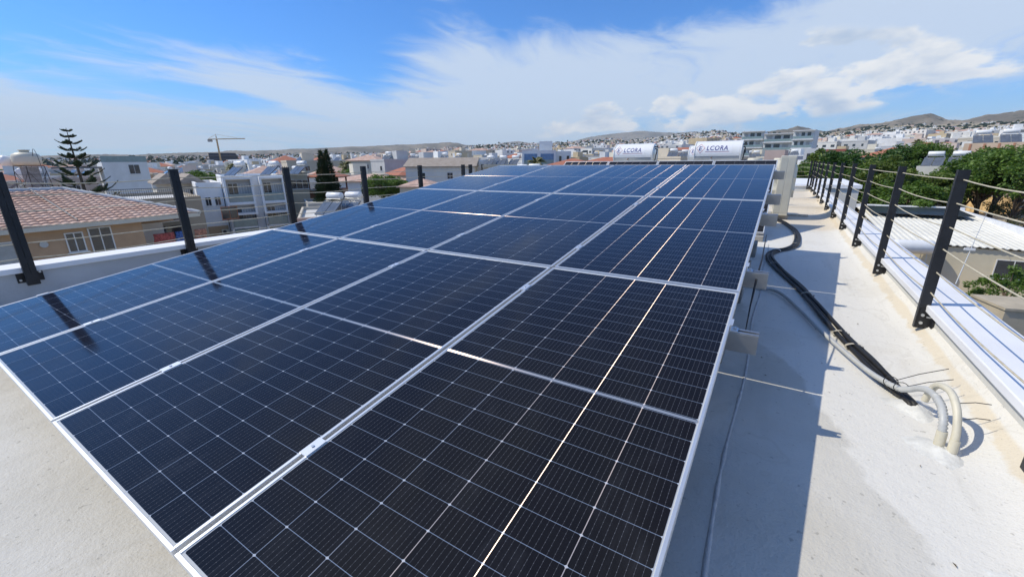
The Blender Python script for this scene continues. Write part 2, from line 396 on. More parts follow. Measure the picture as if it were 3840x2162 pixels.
# ------------------------------------------------------------------ our own building: roof deck, parapets
ZR = -0.30
WALLX, LWX, YN, YS = 5.80, -1.02, 21.6, -5.0
def deck():
    mb = MB(); prof = [(LWX, ZR), (5.45, ZR), (5.56, ZR + .006), (5.65, ZR + .025), (5.72, ZR + .055), (5.77, ZR + .095), (WALLX, ZR + .13)]
    ys = [YS] + [YS + .35 * i for i in range(1, 76)] + [YN]
    vs = [(x + (.010 * math.sin(y * 7 + x * 9) if 5.5 < x < 5.79 else 0), y, z) for y in ys for x, z in prof]
    n = len(prof); fs = [(j * n + i, j * n + i + 1, (j + 1) * n + i + 1, (j + 1) * n + i) for j in range(len(ys) - 1) for i in range(n - 1)]
    mb.add(vs, fs, 0, True)
    tag(mb.build('roof_deck', ROOF), kind='structure')
    # raised sealed joint running beside the array
    pts = [(4.675 + .012 * math.sin(y * 3) , y, ZR - .004) for y in np.arange(-1.0, 7.6, .12)]
    sm = paint('joint_sealant', (.50, .50, .49), .8, .15, 20, bump=.5, bscale=120)
    tag(MB().tube(pts, [.007 + .005 * rnd.random() for _ in pts], 8).build('roof_joint', sm), 'raised grey sealed joint line in the white roof right of the panels', 'joint')
    # lumps of coating at the feet of the pipes
    for (cx, cy, r, h) in ((5.50, 2.60, .13, .035), (5.52, 2.20, .13, .028), (5.86 - .33, 1.45, .09, .010)):
        N = 20; vs = []; fs = []
        for i in range(7):
            t = i / 6
            for k in range(N):
                a = 2 * PI * k / N; rr = r * t * (1 + .22 * math.sin(3 * a + cx * 9) + .12 * math.sin(7 * a) + .12 * rnd.random())
                vs.append((cx + rr * math.cos(a), cy + rr * math.sin(a) * 1.2, ZR - .003 + h * (math.cos(PI * t) + 1) / 2 * (1 + .3 * rnd.random())))
        fs = [(i * N + k, (i + 1) * N + k, (i + 1) * N + (k + 1) % N, i * N + (k + 1) % N) for i in range(6) for k in range(N)]
        tag(MB().add(vs, fs, 0, True).build('coating_mound', paint('thick_white_coating', (.66, .66, .63), .85, .12, 14, bump=1.0, bscale=22, dirt=.15)),
            {2.60: 'lumpy mound of white coating where the black pipe bundle enters the roof', 2.20: 'lumpy white coating mound around the cream gooseneck pipes', 1.45: 'low flat patch of thick white coating nearest the camera on the right'}[cy], 'coating')
deck()
PW = paint('parapet_render', (.60, .60, .57), .9, .05, 2, bump=.25, bscale=40, dirt=.12)
CP = paint('coping_paint', (.78, .785, .80), .75, .04, 1.5, bump=.1, bscale=25, dirt=.12)
LW = paint('grey_parapet_render', (.50, .51, .52), .9, .07, 2, bump=.3, bscale=50, dirt=.25)
def parapet(label, wallm, boxes, copes):
    e = empty('parapet', (0, 0, 0), label=label, cat='parapet')
    w = MB(); [w.box(*b) for b in boxes]; w.build('wall', wallm, e)
    c = MB(); [c.box(*b) for b in copes]; c.build('coping', CP, e, bevel=.006); return e
parapet('low white parapet with broad flat coping along the right edge of the roof', PW, [(WALLX, 6.05, YS, YN + .3, ZR - .2, -.075)], [(5.745, 6.085, YS, YN + .02, -.075, -.025)])
parapet('grey rendered parapet with white coping along the left edge of the roof', LW, [(LWX - .22, LWX, YS, YN + .3, ZR - .2, .085)], [(LWX - .27, LWX + .045, YS, YN + .02, .085, .135)])
parapet('white parapet closing the far end of the roof behind the tanks', PW, [(LWX + .002, WALLX - .002, YN, YN + .25, ZR - .2, -.075)], [(LWX + .05, 5.742, YN - .05, YN + .30, -.0752, -.0252)])
bw = paint('building_render', (.62, .60, .55), .9, .06, .6)
e = MB(); e.box(LWX - .2, 6.03, YS, YN + .28, ZG - .3, ZR - .21)
tag(e.build('apartment_block', bw), 'rendered block under the white roof that carries the solar array', 'building')
# neighbouring white flat roof beyond the corner
nb = empty('flat_roof_block', (6.1, 22.2, 0), label='white flat roofed wing beyond the corner of the railing', cat='building')
MB().box(-6.5, 1.35, 0.02, 7, ZG - .3, -.16).build('wall', bw, nb)
MB().box(-6.6, 1.42, -.05, 7.1, -.16, -.02).build('roof', CP, nb)
# shallow kerbs across the roof at the far right
for i, (y, lab) in enumerate(((13.2, 'pale kerb across the roof behind the outdoor unit'), (16.0, 'farther pale kerb across the roof near the corner posts'))):
    mb = MB(); prof = [(-.30, 0), (-.2, .03), (-.13, .09), (-.10, .15), (.10, .15), (.13, .09), (.2, .03), (.30, 0)]
    vs = [(x, y + p, ZR - .005 + z) for x in (3.2, 5.72) for p, z in prof]; n = len(prof)
    mb.add(vs, [(i, i + 1, n + i + 1, n + i) for i in range(n - 1)] + [tuple(range(n - 1, -1, -1)), tuple(range(n, 2 * n))])
    tag(mb.build('roof_kerb', ROOF), lab, 'kerb')
tag(MB().box(4.35, 5.35, 11.92, 12.0, ZR + .001, ZR + .05).build('wooden_batten', paint('weathered_batten', (.55, .50, .42), .9, .2, 12), bevel=.003), 'pale batten lying across the roof in front of the kerbs', 'batten')

# ------------------------------------------------------------------ solar array
def build_panel(name):
    L, W, H = 2.278, 1.134, .035
    fr = MB()
    fl = .011
    for (a, b, c, d) in ((0, W, 0, fl), (0, W, L - fl, L), (0, fl, fl, L - fl), (W - fl, W, fl, L - fl)):
        fr.box(a, b, c, d, -H, .0015)
    root = fr.build(name, ALU, None, bevel=.0012)
    g = MB().box(fl, W - fl, fl, L - fl, -.006, -.0012); g.build('glass', CELLS, root)
    for q in (.2, .5, .8): MB().box(W * q - .04, W * q + .04, L / 2 - .02, L / 2 + .02, -.024, -.0065).build('junction_box', RUBBER, root)
    return root
ARR = empty('solar_array', label='big tilted array of dark solar panels filling the foreground', cat='solar array')
ARR2 = empty('solar_array', label='steeper row of solar panels peeping over the top of the big array', cat='solar array')
panel0 = build_panel('solar_panel')
GAP = .02
def panel_at(i, j, first=False):
    p = panel0 if first else copy_tree(panel0)
    p.parent = ARR
    v = j * (1.134 + GAP); u = i * (2.278 + GAP)
    p.rotation_euler = (TILT, 0, 0); p.location = (v, u * CT, u * ST); return p
rown = ['nearest', 'middle', 'farthest']; coln = ['leftmost column', 'second column from the left', 'third column from the left', 'rightmost column']
for i in range(3):
    for j in range(4):
        p = panel_at(i, j, i == 0 and j == 0)
SL = R_(30.8)
for j in range(4):
    p = copy_tree(panel0, ARR2); p.rotation_euler = (SL, 0, 0); p.location = (4.575 - 1.134 - (1.134 + GAP) * j, 7.92, -.165)


# mounting rails with clamps
RU = [.43, 1.91, 2.73, 4.20, 5.05, 6.53]
ORD = ['nearest', 'second', 'third', 'fourth', 'fifth', 'farthest']
def pl(u, v, w):            # array coordinates to world
    return Vector((v, u * CT - w * ST, u * ST + w * CT))
TM = Matrix.Rotation(TILT, 4, 'X')
def build_rail():
    c = MB()         # slotted top channel and deep web
    c.box(-.12, 4.72, -.021, -.008, -.0415, -.036); c.box(-.12, 4.72, .008, .021, -.0415, -.036)
    c.box(-.12, 4.72, -.024, -.019, -.135, -.0416); c.box(-.12, 4.72, .019, .024, -.135, -.0416)
    c.box(-.12, 4.72, -.0189, .0189, -.062, -.058); c.box(-.12, 4.72, -.024, .036, -.139, -.1351)
    r = c.build('mounting_rail', MILL, ARR)
    for k in range(5):
        x = -GAP / 2 + k * (1.134 + GAP)
        if k in (0, 4):
            s = 1 if k == 4 else -1; m_ = MB(); xe = 0 if k == 0 else 4 * 1.134 + 3 * GAP
            lo, hi = sorted((xe - s * .010, xe + s * .012)); m_.box(lo, hi, -.033, .033, .0017, .0045)
            lo, hi = sorted((xe + s * .0015, xe + s * .005)); m_.box(lo, hi, -.033, .033, -.034, .0016)
            lo, hi = sorted((xe + s * .005, xe + s * .036)); m_.box(lo, hi, -.022, .022, -.0355, -.031)
            cl = m_.build('end_clamp', ALU, r)
            MB().cyl((xe + s * .022, 0, -.031), (xe + s * .022, 0, -.020), .008, n=6, smooth=False).build('bolt', GALV, r)
        else:
            m_ = MB().box(x - .021, x + .021, -.04, .04, .0017, .0047); m_.box(x - .0085, x + .0085, -.04, .04, -.012, .0016)
            cl = m_.build('mid_clamp', ALU, r)
            MB().cyl((x, 0, .0048), (x, 0, .009), .006, n=6, smooth=False).build('bolt', GALV, r)
    return r
rail0 = build_rail()
for i, u in enumerate(RU):
    r = rail0 if i == 0 else copy_tree(rail0, ARR)
    r.location = pl(u, 0, 0); r.rotation_euler = (TILT, 0, 0)
# concrete blocks and legs carrying the rails
bi = 0
for i, u in enumerate(RU):
    for x in (4.44, 2.3, .15):
        q = pl(u, x, -.139); h = q.z - ZR
        bh = min(h - .002, .19)
        o = MB().box(x - .10, x + .10, q.y - .09 + (.28 if i in (1, 3) else 0) * 0, q.y + .24, ZR + .001, ZR + bh)
        b = o.build('concrete_block', CONC, bevel=.006)
        tag(b, f'rough concrete block under the {["right", "middle", "left"][(4.44, 2.3, .15).index(x)]} of the {ORD[i]} rail', 'block', 'concrete blocks under the array')
        if h > .25:
            s = MB().box(x - .02, x + .02, q.y - .02, q.y + .02, ZR + bh + .001, q.z - .001); s.box(x - .04, x + .04, q.y - .03, q.y + .05, ZR + bh + .001, ZR + bh + .006)
            s.build('support_leg', ALU, ARR)
for k, x in enumerate((4.48, 2.9, 1.7, .6)):
    tag(MB().box(x - .10, x + .10, 7.78, 8.12, ZR + .001, -.215).build('concrete_block', CONC, bevel=.006), f'concrete block at the foot of the steeper panels, {["first", "second", "third", "fourth"][k]} from the right', 'block', 'blocks under the steeper panels')
    s = MB().box(x - .02, x + .02, 7.95, 9.70, -.21, -.17, M=None); s.box(x - .02, x + .02, 9.66, 9.70, -.17, .84)
    s.build('support_leg', ALU, ARR2)

# ------------------------------------------------------------------ railings
def build_post(right):
    """slotted channel post; local z=0 is the foot, right: stands off the wall on a side bracket"""
    H = 1.14 if right else .99
    c = MB()
    if right:      # web faces the camera side (-y), flanges point away
        c.box(0, .062, 0, .004, 0, H); c.box(0, .004, .0041, .040, 0, H); c.box(.058, .062, .0041, .040, 0, H)
        c.box(.0041, .012, .036, .040, 0, H); c.box(.050, .0579, .036, .040, 0, H)
        r = c.build('post', BLACKM)
        b = MB().box(.012, .088, -.0065, -.0005, .015, .155); b.box(.082, .088, -.062, -.0066, -.02, .155)
        b = b.build('bracket', BLACKM, r)
        for z in (.045, .105): MB().cyl((.030, -.0066, z), (.030, -.016, z), .0115, n=6, smooth=False).build('bolt', GALV, r)
        MB().cyl((.081, -.04, .10), (.045, -.04, .10), .005, n=8).build('anchor_rod', GALV, r)
    else:          # web faces into the roof (+x) with punched slots
        zz = 0; sl = []
        z = .10
        c.box(.036, .040, -.041, -.0022, 0, H); c.box(.036, .040, .0022, .041, 0, H); c.box(.0325, .0355, -.008, .008, 0.10, H)
        while z < H: c.box(.036, .040, -.0021, .0021, z - .10 if z < .11 else z - .026, z); z += .135
        c.box(.036, .040, -.0021, .0021, H - .02, H)
        c.box(0, .0359, -.041, -.037, 0, H); c.box(0, .0359, .037, .041, 0, H)
        r = c.build('post', BLACKM)
        b = MB().box(-.045, -.038, -.085, .085, .02, .125); b.box(-.0379, -.0005, -.036, -.030, .02, .125); b.box(-.0379, -.0005, .030, .036, .02, .125)
        b.build('bracket', BLACKM, r)
        for y, z in ((-.065, .045), (.066, .10)): MB().cyl((-.038, y, z), (-.024, y, z), .010, n=6, smooth=False).build('bolt', GALV, r)
    return r
RAILR = empty('railing', label='black post and cord railing running along the right edge of the roof', cat='railing')
RAILL = empty('railing', label='black slotted post and cord railing along the left edge of the roof', cat='railing')
RAILF = empty('railing', label='short stretch of cord railing closing the far end of the roof', cat='railing')
PR0, PL0 = build_post(True), build_post(False)
PR0.parent = RAILR; PL0.parent = RAILL
RX, RY0, RS = 5.705, 3.835, 1.809
RPY = [RY0 + RS * (i - 1) for i in range(11)]
for i, y in enumerate(RPY):
    p = PR0 if i == 0 else copy_tree(PR0, RAILR); p.location = (RX, y, -.207)
for k, x in enumerate((5.60, 5.70)):
    p = copy_tree(PR0, RAILF); p.location = (x, YN - .22 + .06 * k, -.19)
LX, LY0, LS = -.975, 1.80, 1.266
LPY = [y for y in [LY0 + LS * i for i in range(-2, 14)] if 0 < y < 8.0]
for i, y in enumerate(LPY):
    p = PL0 if i == 0 else copy_tree(PL0, RAILL); p.location = (LX, y, -.028)
p = copy_tree(PL0, RAILL); p.location = (LX, LPY[-1] + .25, -.028)
def cords(x, ys, zs, parent, dx=0):
    for k, z in enumerate(zs):
        pts = []
        for a, b in zip(ys[:-1], ys[1:]):
            s = rnd.uniform(.004, .030)
            for t in np.linspace(0, 1, 9)[:-1]: pts.append((x + dx + rnd.uniform(-.001, .001), a + (b - a) * t, z - s * 4 * t * (1 - t) + (.003 if k % 2 else -.002)))
        pts.append((x + dx, ys[-1], z))
        MB().tube(pts, .0046, 6).build('cord', ROPE, parent)
cords(5.745, [-3.4] + RPY + [YN - .15], [.869, .707, .548, .388, .224, .067], RAILR)
cords(LX + .02, [-2.0] + LPY + [LPY[-1] + .25], [.875, .761, .628, .490, .350, .213], RAILL)
for k, z in enumerate((.87, .70, .53, .36)):
    MB().tube([(x, YN - .16, z - .006 * math.sin((x - 2) * 2)) for x in np.arange(2.0, 5.7, .2)], .005, 6).build('cord', ROPE, RAILF)

# ------------------------------------------------------------------ pipes and cables on the roof
path = [(4.55, 11.2), (4.72, 10.9), (4.90, 10.3), (5.03, 9.4), (5.08, 8.5), (5.04, 7.65), (4.93, 7.25), (4.80, 7.0), (4.72, 6.62), (4.76, 6.1), (4.88, 5.5), (5.03, 4.9), (5.13, 4.4), (5.20, 3.95), (5.28, 3.5), (5.37, 3.15), (5.42, 2.92), (5.455, 2.72), (5.49, 2.58)]
bd = empty('pipe_bundle', label='bundle of black insulated pipes snaking over the white roof', cat='pipes')
c = spline([(x, y, 0) for x, y in path], 8)
for k in range(4):
    pts = []
    for i, p in enumerate(c):
        t = (c[min(i + 1, len(c) - 1)] - c[max(i - 1, 0)]).normalized(); s = Vector((t.y, -t.x, 0))
        off = (-.036, -.012, .014, .036)[k] + .008 * math.sin(i * .21 + k * 2); hh = (0, .018, .004, .010)[k] + .006 * math.sin(i * .17 + k)
        f = min(1, max(0, (i - 125) / 18)) if len(c) > 130 else 0
        pts.append(p + s * off * (1 - .5 * f) + Vector((0, 0, ZR + .016 + abs(hh))))
    pts[-1].z -= .05
    MB().tube(pts, (.013, .016, .012, .014)[k], 10).build('pipe', RUBBER, bd)
TAPE = paint('beige_tape', (.42, .38, .30), .6, .15, 10)
for f in (.28, .40, .52, .645, .765, .80):
    i = int(f * (len(c) - 1)); t = (c[i + 1] - c[i - 1]).normalized(); s = Vector((t.y, -t.x, 0)); ring = []
    mb = MB()
    for e_ in (-.012, .012):
        for q in range(14):
            a = 2 * PI * q / 14; ring.append(c[i] + t * e_ + s * (.056 * math.cos(a)) + Vector((0, 0, ZR + .025 + .027 * math.sin(a))))
    mb.add(ring, [(q, (q + 1) % 14, 14 + (q + 1) % 14, 14 + q) for q in range(14)], 0, True); mb.build('tape', TAPE if f != .40 else GALV, bd)
def corrugated(pts, r, pitch, amp):
    P = [Vector(p) for p in pts]; L = 0; out = []; rad = []
    for a, b in zip(P[:-1], P[1:]):
        l = (b - a).length; n = max(1, int(l / (pitch / 2)))
        for k in range(n): out.append(a.lerp(b, k / n)); rad.append(r + (amp if len(out) % 2 else -amp))
    return out, rad
GREYC = paint('grey_conduit', (.50, .51, .50), .45, .05, 20)
cp_ = spline([(4.0, 4.72, ZR + .05), (4.62, 4.70, ZR + .02), (4.84, 4.58, ZR + .03), (5.01, 4.06, ZR + .03), (5.13, 3.55, ZR + .04), (5.24, 3.15, ZR + .05), (5.33, 2.86, ZR + .06), (5.395, 2.70, ZR + .075), (5.43, 2.62, ZR + .09)], 10)
cd = empty('conduit', label='thin grey corrugated conduit curving beside the black pipes', cat='conduit')
o_, r_ = corrugated(cp_, .0145, .014, .0022); MB().tube(o_, r_, 10).build('corrugated_tube', GREYC, cd)
sm_ = spline([(5.43, 2.62, ZR + .09), (5.455, 2.585, ZR + .115), (5.475, 2.55, ZR + .145), (5.495, 2.48, ZR + .175), (5.505, 2.39, ZR + .185)], 8)
MB().tube(sm_, .016, 12).build('smooth_elbow', GREYC, cd)
dn = spline([(5.505, 2.39, ZR + .185), (5.508, 2.31, ZR + .175), (5.508, 2.25, ZR + .14), (5.508, 2.22, ZR + .085)], 8)
o_, r_ = corrugated(dn, .0165, .012, .0026); MB().tube(o_, r_, 12).build('corrugated_elbow', GREYC, cd)
MB().cyl((5.508, 2.213, ZR + .02), (5.508, 2.22, ZR + .095), .020, .020, 14).build('socket', PIPEC, cd)
gn = empty('gooseneck_pipe', label='cream plastic pipe bent over like a gooseneck out of the roof', cat='pipe')
MB().tube(spline([(5.545, 2.18, ZR + .01), (5.55, 2.215, ZR + .11), (5.55, 2.28, ZR + .19), (5.54, 2.37, ZR + .235), (5.52, 2.46, ZR + .22), (5.51, 2.50, ZR + .165), (5.505, 2.515, ZR + .10)], 8), .0155, 14).build('bend', PIPEC, gn)
MB().cyl((5.545, 2.18, ZR + .02), (5.549, 2.195, ZR + .075), .0185, n=14).build('collar', PIPEC, gn)
for k, (a, b) in enumerate((((5.40, 2.70, ZR + .09), (5.66, 2.86, ZR + .17)), ((5.43, 2.62, ZR + .10), (5.66, 2.76, ZR + .15)), ((5.60, 2.43, ZR + .16), (5.72, 2.47, ZR + .17)), ((5.60, 2.34, ZR + .12), (5.70, 2.38, ZR + .13)))):
    t = MB().tube([a, Vector(a).lerp(Vector(b), .5) + Vector((0, 0, .008)), b], .0022, 5)
    if k < 2:
        cc = Vector(a); t.tube([cc + Vector((.032 * math.cos(q), .0, .032 * math.sin(q))) for q in np.linspace(0, 2 * PI, 17)], .0022, 5)
    tag(t.build('cable_tie', RUBBER), ['black cable tie round pipe and conduit, the upper of the two long tails', 'black cable tie round pipe and conduit, the lower of the two long tails', 'short black tie tail behind the gooseneck pipe', 'short black tie tail low behind the corrugated elbow'][k], 'cable tie')

tag(MB().tube([(4.665, 3.45, .46), (4.668, 3.0, .36), (4.66, 2.70, .295), (4.655, 2.45, .19), (4.655, 2.28, .10)], [.003, .0045, .0075, .0045, .003], 6).build('cable_tie', RUBBER), 'long black cable tie standing off the rightmost panel edge', 'cable tie')
DEB = paint('leaf_litter', (.10, .08, .05), .9, .3, 30)
for k in range(26):
    x, y = (rnd.uniform(4.75, 5.6), rnd.uniform(.9, 4.2)) if k < 17 else (rnd.uniform(1.2, 2.8), rnd.uniform(-.9, -.25))
    a = rnd.uniform(0, 6); l = rnd.uniform(.004, .013); w = l * rnd.uniform(.2, .5)
    M_ = Matrix.Translation((x, y, ZR + .004)) @ Matrix.Rotation(a, 4, 'Z')
    mb = MB().add([M_ @ Vector(q) for q in ((-l, 0, 0), (0, -w, .004), (l, 0, .001), (0, w, .003))], [(0, 1, 2, 3)])
    tag(mb.build('dry_leaf', DEB), 'tiny dry leaf or chip lying on the pale roof', 'debris', 'specks lying on the roof')

# ------------------------------------------------------------------ outdoor unit, tanks
ac = empty('air_conditioner', (4.765, 11.55, ZR), label='tall cream outdoor unit of an air conditioner seen from its side', cat='air conditioner')
MB().box(-.15, .15, -.47, .47, .09, 1.39).build('casing', PLASTIC, ac, bevel=.012)
f = MB(); f.box(-.13, -.01, -.474, -.4702, .15, 1.34); f.box(.01, .13, -.474, -.4702, .15, 1.34); f.build('side_panel', paint('cream_plastic_lines', (.52, .50, .42), .5, .05, 5), ac, bevel=.001)
for z in (.45, 1.03):
    g_ = MB(); [g_.cyl((-.151, 0, z), (-.165, 0, z), r) for r in (.03,)]
    for r in (.09, .15, .21, .26): g_.tube([(-.160, r * math.cos(q), z + r * math.sin(q)) for q in np.linspace(0, 2 * PI, 25)], .004, 5)
    for q in range(8): g_.tube([(-.160, .03 * math.cos(q * PI / 4), z + .03 * math.sin(q * PI / 4)), (-.160, .27 * math.cos(q * PI / 4), z + .27 * math.sin(q * PI / 4))], .003, 5)
    g_.build('fan_grille', PLASTIC, ac)
for y in (-.36, .36): MB().box(-.17, .17, y - .03, y + .03, 0.001, .089).build('foot', CONC, ac)
BLUE = paint('logo_blue', (.02, .035, .22), .5, .03); RED = paint('logo_red', (.45, .03, .03), .5, .03); STICK = paint('sticker_white', (.80, .80, .80), .4, .02)
def text_mesh(s, size, mt, xf, parent, name='lettering', shear=.12, sx=1.0):
    cu = bpy.data.curves.new('t', 'FONT'); cu.body = s; cu.size = size; cu.shear = shear; cu.extrude = .0006; cu.offset = .0022; cu.resolution_u = 3; cu.space_character = 1.12
    o = bpy.data.objects.new('t', cu); COL.objects.link(o); dg = bpy.context.evaluated_depsgraph_get(); dg.update()
    me = bpy.data.meshes.new_from_object(o.evaluated_get(dg)); bpy.data.objects.remove(o)
    bm = bmesh.new(); bm.from_mesh(me); bmesh.ops.triangulate(bm, faces=bm.faces)
    for k in range(1, 14):      # slice finely so that the letters can follow the round tank
        bmesh.ops.bisect_plane(bm, geom=list(bm.verts) + list(bm.edges) + list(bm.faces), plane_co=(0, k * size / 14, 0), plane_no=(0, 1, 0))
    for v in bm.verts: v.co = xf(v.co.x * sx, v.co.y, v.co.z)
    bm.to_mesh(me); bm.free(); me.materials.clear(); me.materials.append(mt); me.name = name
    t = bpy.data.objects.new(name, me); COL.objects.link(t); t.parent = parent; return t
def heater_tank(loc, label, L=1.08, R=.305):
    r = empty('water_heater', loc, label=label, cat='water heater', group='boiler tanks with blue lettering')
    M_ = Matrix.Rotation(PI / 2, 4, 'Y')
    steel = paint('tank_steel', (.62, .64, .64), .32, .06, 3, metal=.55)
    prof = [(0, 0), (R * .86, .004), (R * .95, .02), (R * .97, .035), (R * .97, L - .035), (R * .95, L - .02), (R * .86, L - .004), (0, L)]
    MB().lathe(prof, 40, 0, M_).build('tank', steel, r)
    MB().lathe([(R * .972, .0), (R * 1.0, .006), (R * 1.0, .030), (R * .972, .034)], 40, 0, M_).build('rim', FRAMEW, r)
    MB().lathe([(R * .972, L - .034), (R * 1.0, L - .030), (R * 1.0, L - .006), (R * .972, L)], 40, 0, M_).build('rim', FRAMEW, r)
    Rc = R * .97
    def cyl(x, h, dz=0):    # x along the tank, h up the front from the axis height
        a = h / Rc; rr = Rc + .003 + dz; return Vector((x, -rr * math.cos(a), rr * math.sin(a)))
    # upper paint band: white enamel over bare steel below
    s = MB(); n = 20; vs = [cyl(x, -.06 + (Rc * PI * .75) * k / n, -.0015) for k in range(n + 1) for x in (.04, L - .04)]
    s.add(vs, [(2 * k, 2 * k + 1, 2 * k + 3, 2 * k + 2) for k in range(n)], 0, True); s.build('enamel', TANKW, r)
    s = MB(); n = 10; vs = [cyl(x, -.01 + .265 * k / n) for k in range(n + 1) for x in (.05, .86)]
    s.add(vs, [(2 * k, 2 * k + 1, 2 * k + 3, 2 * k + 2) for k in range(n)], 0, True); s.build('sticker', STICK, r)
    text_mesh('LCORA', .165, BLUE, lambda x, y, z: cyl(.285 + x, .075 + y, z + .001), r, sx=.82)
    text_mesh('E', .15, BLUE, lambda x, y, z: cyl(.103 + x, .075 + y, z + .001), r)
    d = MB()
    for k in range(4):
        a, b = PI / 2 * k, PI / 2 * (k + 1)
        pa = (.150 + .098 * math.cos(a), .130 + .118 * math.sin(a)); pb = (.150 + .098 * math.cos(b), .130 + .118 * math.sin(b))
        d.tube([cyl(pa[0] + (pb[0] - pa[0]) * t, pa[1] + (pb[1] - pa[1]) * t, .002) for t in (0, .5, 1)],   .0036, 5)
    d.build('emblem', RED, r)
    u = MB(); vs = [cyl(x, h, .001) for h in (.046, .052) for x in (.26, .80)]; u.add(vs, [(0, 1, 3, 2)]); u.build('underline', BLUE, r)
    u = MB(); vs = [cyl(x, h, .001) for h in (.034, .039) for x in (.27, .80)]; u.add(vs, [(0, 1, 3, 2)]); u.build('underline', RED, r)
    MB().cyl(cyl(.42, -.10, -.02), cyl(.42, -.10, .05), .013).build('outlet', paint('brass', (.45, .22, .10), .4, .1, metal=.8), r)
    MB().tube([cyl(.42, -.10, .04), cyl(.42, -.16, .05), cyl(.42, -.28, .03)], .011, 8).build('pipe', TANKW, r)
    MB().tube(spline([(L, -.05, .16), (L + .05, -.07, .12), (L + .035, -.10, -.05), (L + .01, -.10, -.26)], 6), .013, 8).build('hose', RUBBER, r)
    MB().cyl((L, -.12, .20), (L + .09, -.12, .20), .016).build('pipe_elbow', RUBBER, r); MB().cyl((L, -.05, -.16), (L + .11, -.05, -.16), .016).build('pipe_elbow', RUBBER, r)
    s = MB()
    for x in (.15, L - .15):
        for y in (-.2, .2): s.box(x - .018, x + .018, y - .018, y + .018, ZR - loc[2] + .001, -.20)
        s.box(x - .0179, x + .0179, -.26, .26, -.27, -.235); s.box(x - .0179, x + .0179, -.26, .26, ZR - loc[2] + .10, ZR - loc[2] + .14)
    s.build('stand', GALV, r)
    return r
heater_tank((2.72, 11.8, 1.165), 'large pale boiler tank with blue lettering, the rightmost full one', 1.07)
heater_tank((.64, 11.8, 1.155), 'pale boiler tank with blue lettering standing apart at the left', 1.07)
heater_tank((1.98, 15.2, 1.17), 'boiler tank mostly hidden behind the rightmost one, only its left end showing', 1.07)
wt = empty('water_tank', (3.95, 14.2, ZR), label='rounded cream plastic water tank behind the outdoor unit', cat='water tank')
MB().lathe([(.0, .02), (.52, .02), (.55, .06), (.55, .3), (.57, .32), (.55, .34), (.55, .7), (.57, .72), (.55, .74), (.55, 1.02), (.50, 1.14), (.36, 1.24), (.2, 1.28), (0, 1.28)], 28).build('shell', PIPEC, wt)
MB().lathe([(0, 1.36), (.17, 1.36), (.19, 1.33), (.19, 1.27)], 20).build('lid', PIPEC, wt)
MB().box(-.6, .6, -.6, .6, .001, .019).build('base', CONC, wt)
wt2 = copy_tree(wt); wt2.location = (4.55, 17.2, ZR); wt2['label'] = 'cream plastic water tank farther back, right of the first'
#@@PART3
# ------------------------------------------------------------------ neighbourhood helpers
def wallm(c, name=None):
    return paint(name or 'render_%02d_%02d_%02d' % tuple(int(v * 100) for v in c), c, .9, .07, .5, dirt=.22)
CREAM = (.64, .59, .48); WHITEW = (.74, .74, .72); OFFW = (.68, .66, .61); SAND = (.58, .51, .40); GREYW = (.50, .50, .49); OCHRE = (.52, .42, .26); PINK = (.55, .42, .35)
SLAB = paint('pale_flat_roof', (.62, .61, .58), .9, .12, .4, dirt=.4)
TERRA = None
def tile_material(name, c, c2):
    mt = bpy.data.materials.new(name); mt.use_nodes = True; g = NT(mt.node_tree); b = g.n['Principled BSDF']
    co = g.new('ShaderNodeTexCoord').outputs['Object']
    n = g.noise(co, 1.4, 6, .7); n2 = g.noise(co, 9, 3, .6)
    col = g.mix(g.sstep(n, .35, .7), c + (1,), c2 + (1,)); col = g.mix(g.sstep(n2, .6, .8, 0, .4), col, (c[0] * .5, c[1] * .5, c[2] * .5, 1))
    g.put(b.inputs['Base Color'], col); b.inputs['Roughness'].default_value = .9
    return mt
TILE = tile_material('terracotta_tiles', (.46, .29, .22), (.60, .44, .36))
TILER = tile_material('red_roof_tiles', (.38, .13, .075), (.42, .19, .12))
TILEG = tile_material('grey_brown_tiles', (.30, .25, .20), (.38, .33, .28))
RIDGE = paint('painted_ridge_tiles', (.46, .48, .49), .8, .15, 4)
BRAIL = paint('dark_railing', (.03, .03, .035), .5, .2)
CURT = paint('pale_curtain', (.42, .43, .42), .9, .1, 3)
GREENG = paint('balcony_glass', (.22, .30, .30), .1, .1, 2, spec=.8)
BLUEG = paint('blue_window', (.10, .20, .36), .15, .15, 2, spec=.8)
WROT = [0]
def facade_frame(name, p0, p1, zb, label, cat='building', group=None):
    p0, p1 = Vector(p0), Vector(p1); d = p1 - p0
    # keep "into the building" pointing away from our roof
    r = empty(name, (p0.x, p0.y, zb), math.atan2(d.y, d.x), label, cat, group)
    return r, math.hypot(d.x, d.y)
def win(parent, x, z, w, h, y=0.0, panes=2, glass=None, sill=True, frame=None):
    f = MB(); t = .05; fy = y - .05
    f.box(x, x + w, fy, y - .002, z, z + t); f.box(x, x + w, fy, y - .002, z + h - t, z + h)
    f.box(x, x + t, fy, y - .002, z + t, z + h - t); f.box(x + w - t, x + w, fy, y - .002, z + t, z + h - t)
    for k in range(1, panes): f.box(x + w * k / panes - t * .4, x + w * k / panes + t * .4, fy + .003, y - .002, z + t, z + h - t)
    if sill: f.box(x - .06, x + w + .06, y - .12, y - .002, z - .07, z - .001)
    wo = f.build('window', frame or FRAMEW, parent)
    MB().box(x + t, x + w - t, y - .02, y - .003, z + t, z + h - t).build('pane', glass or GLASSD, wo)
    return wo
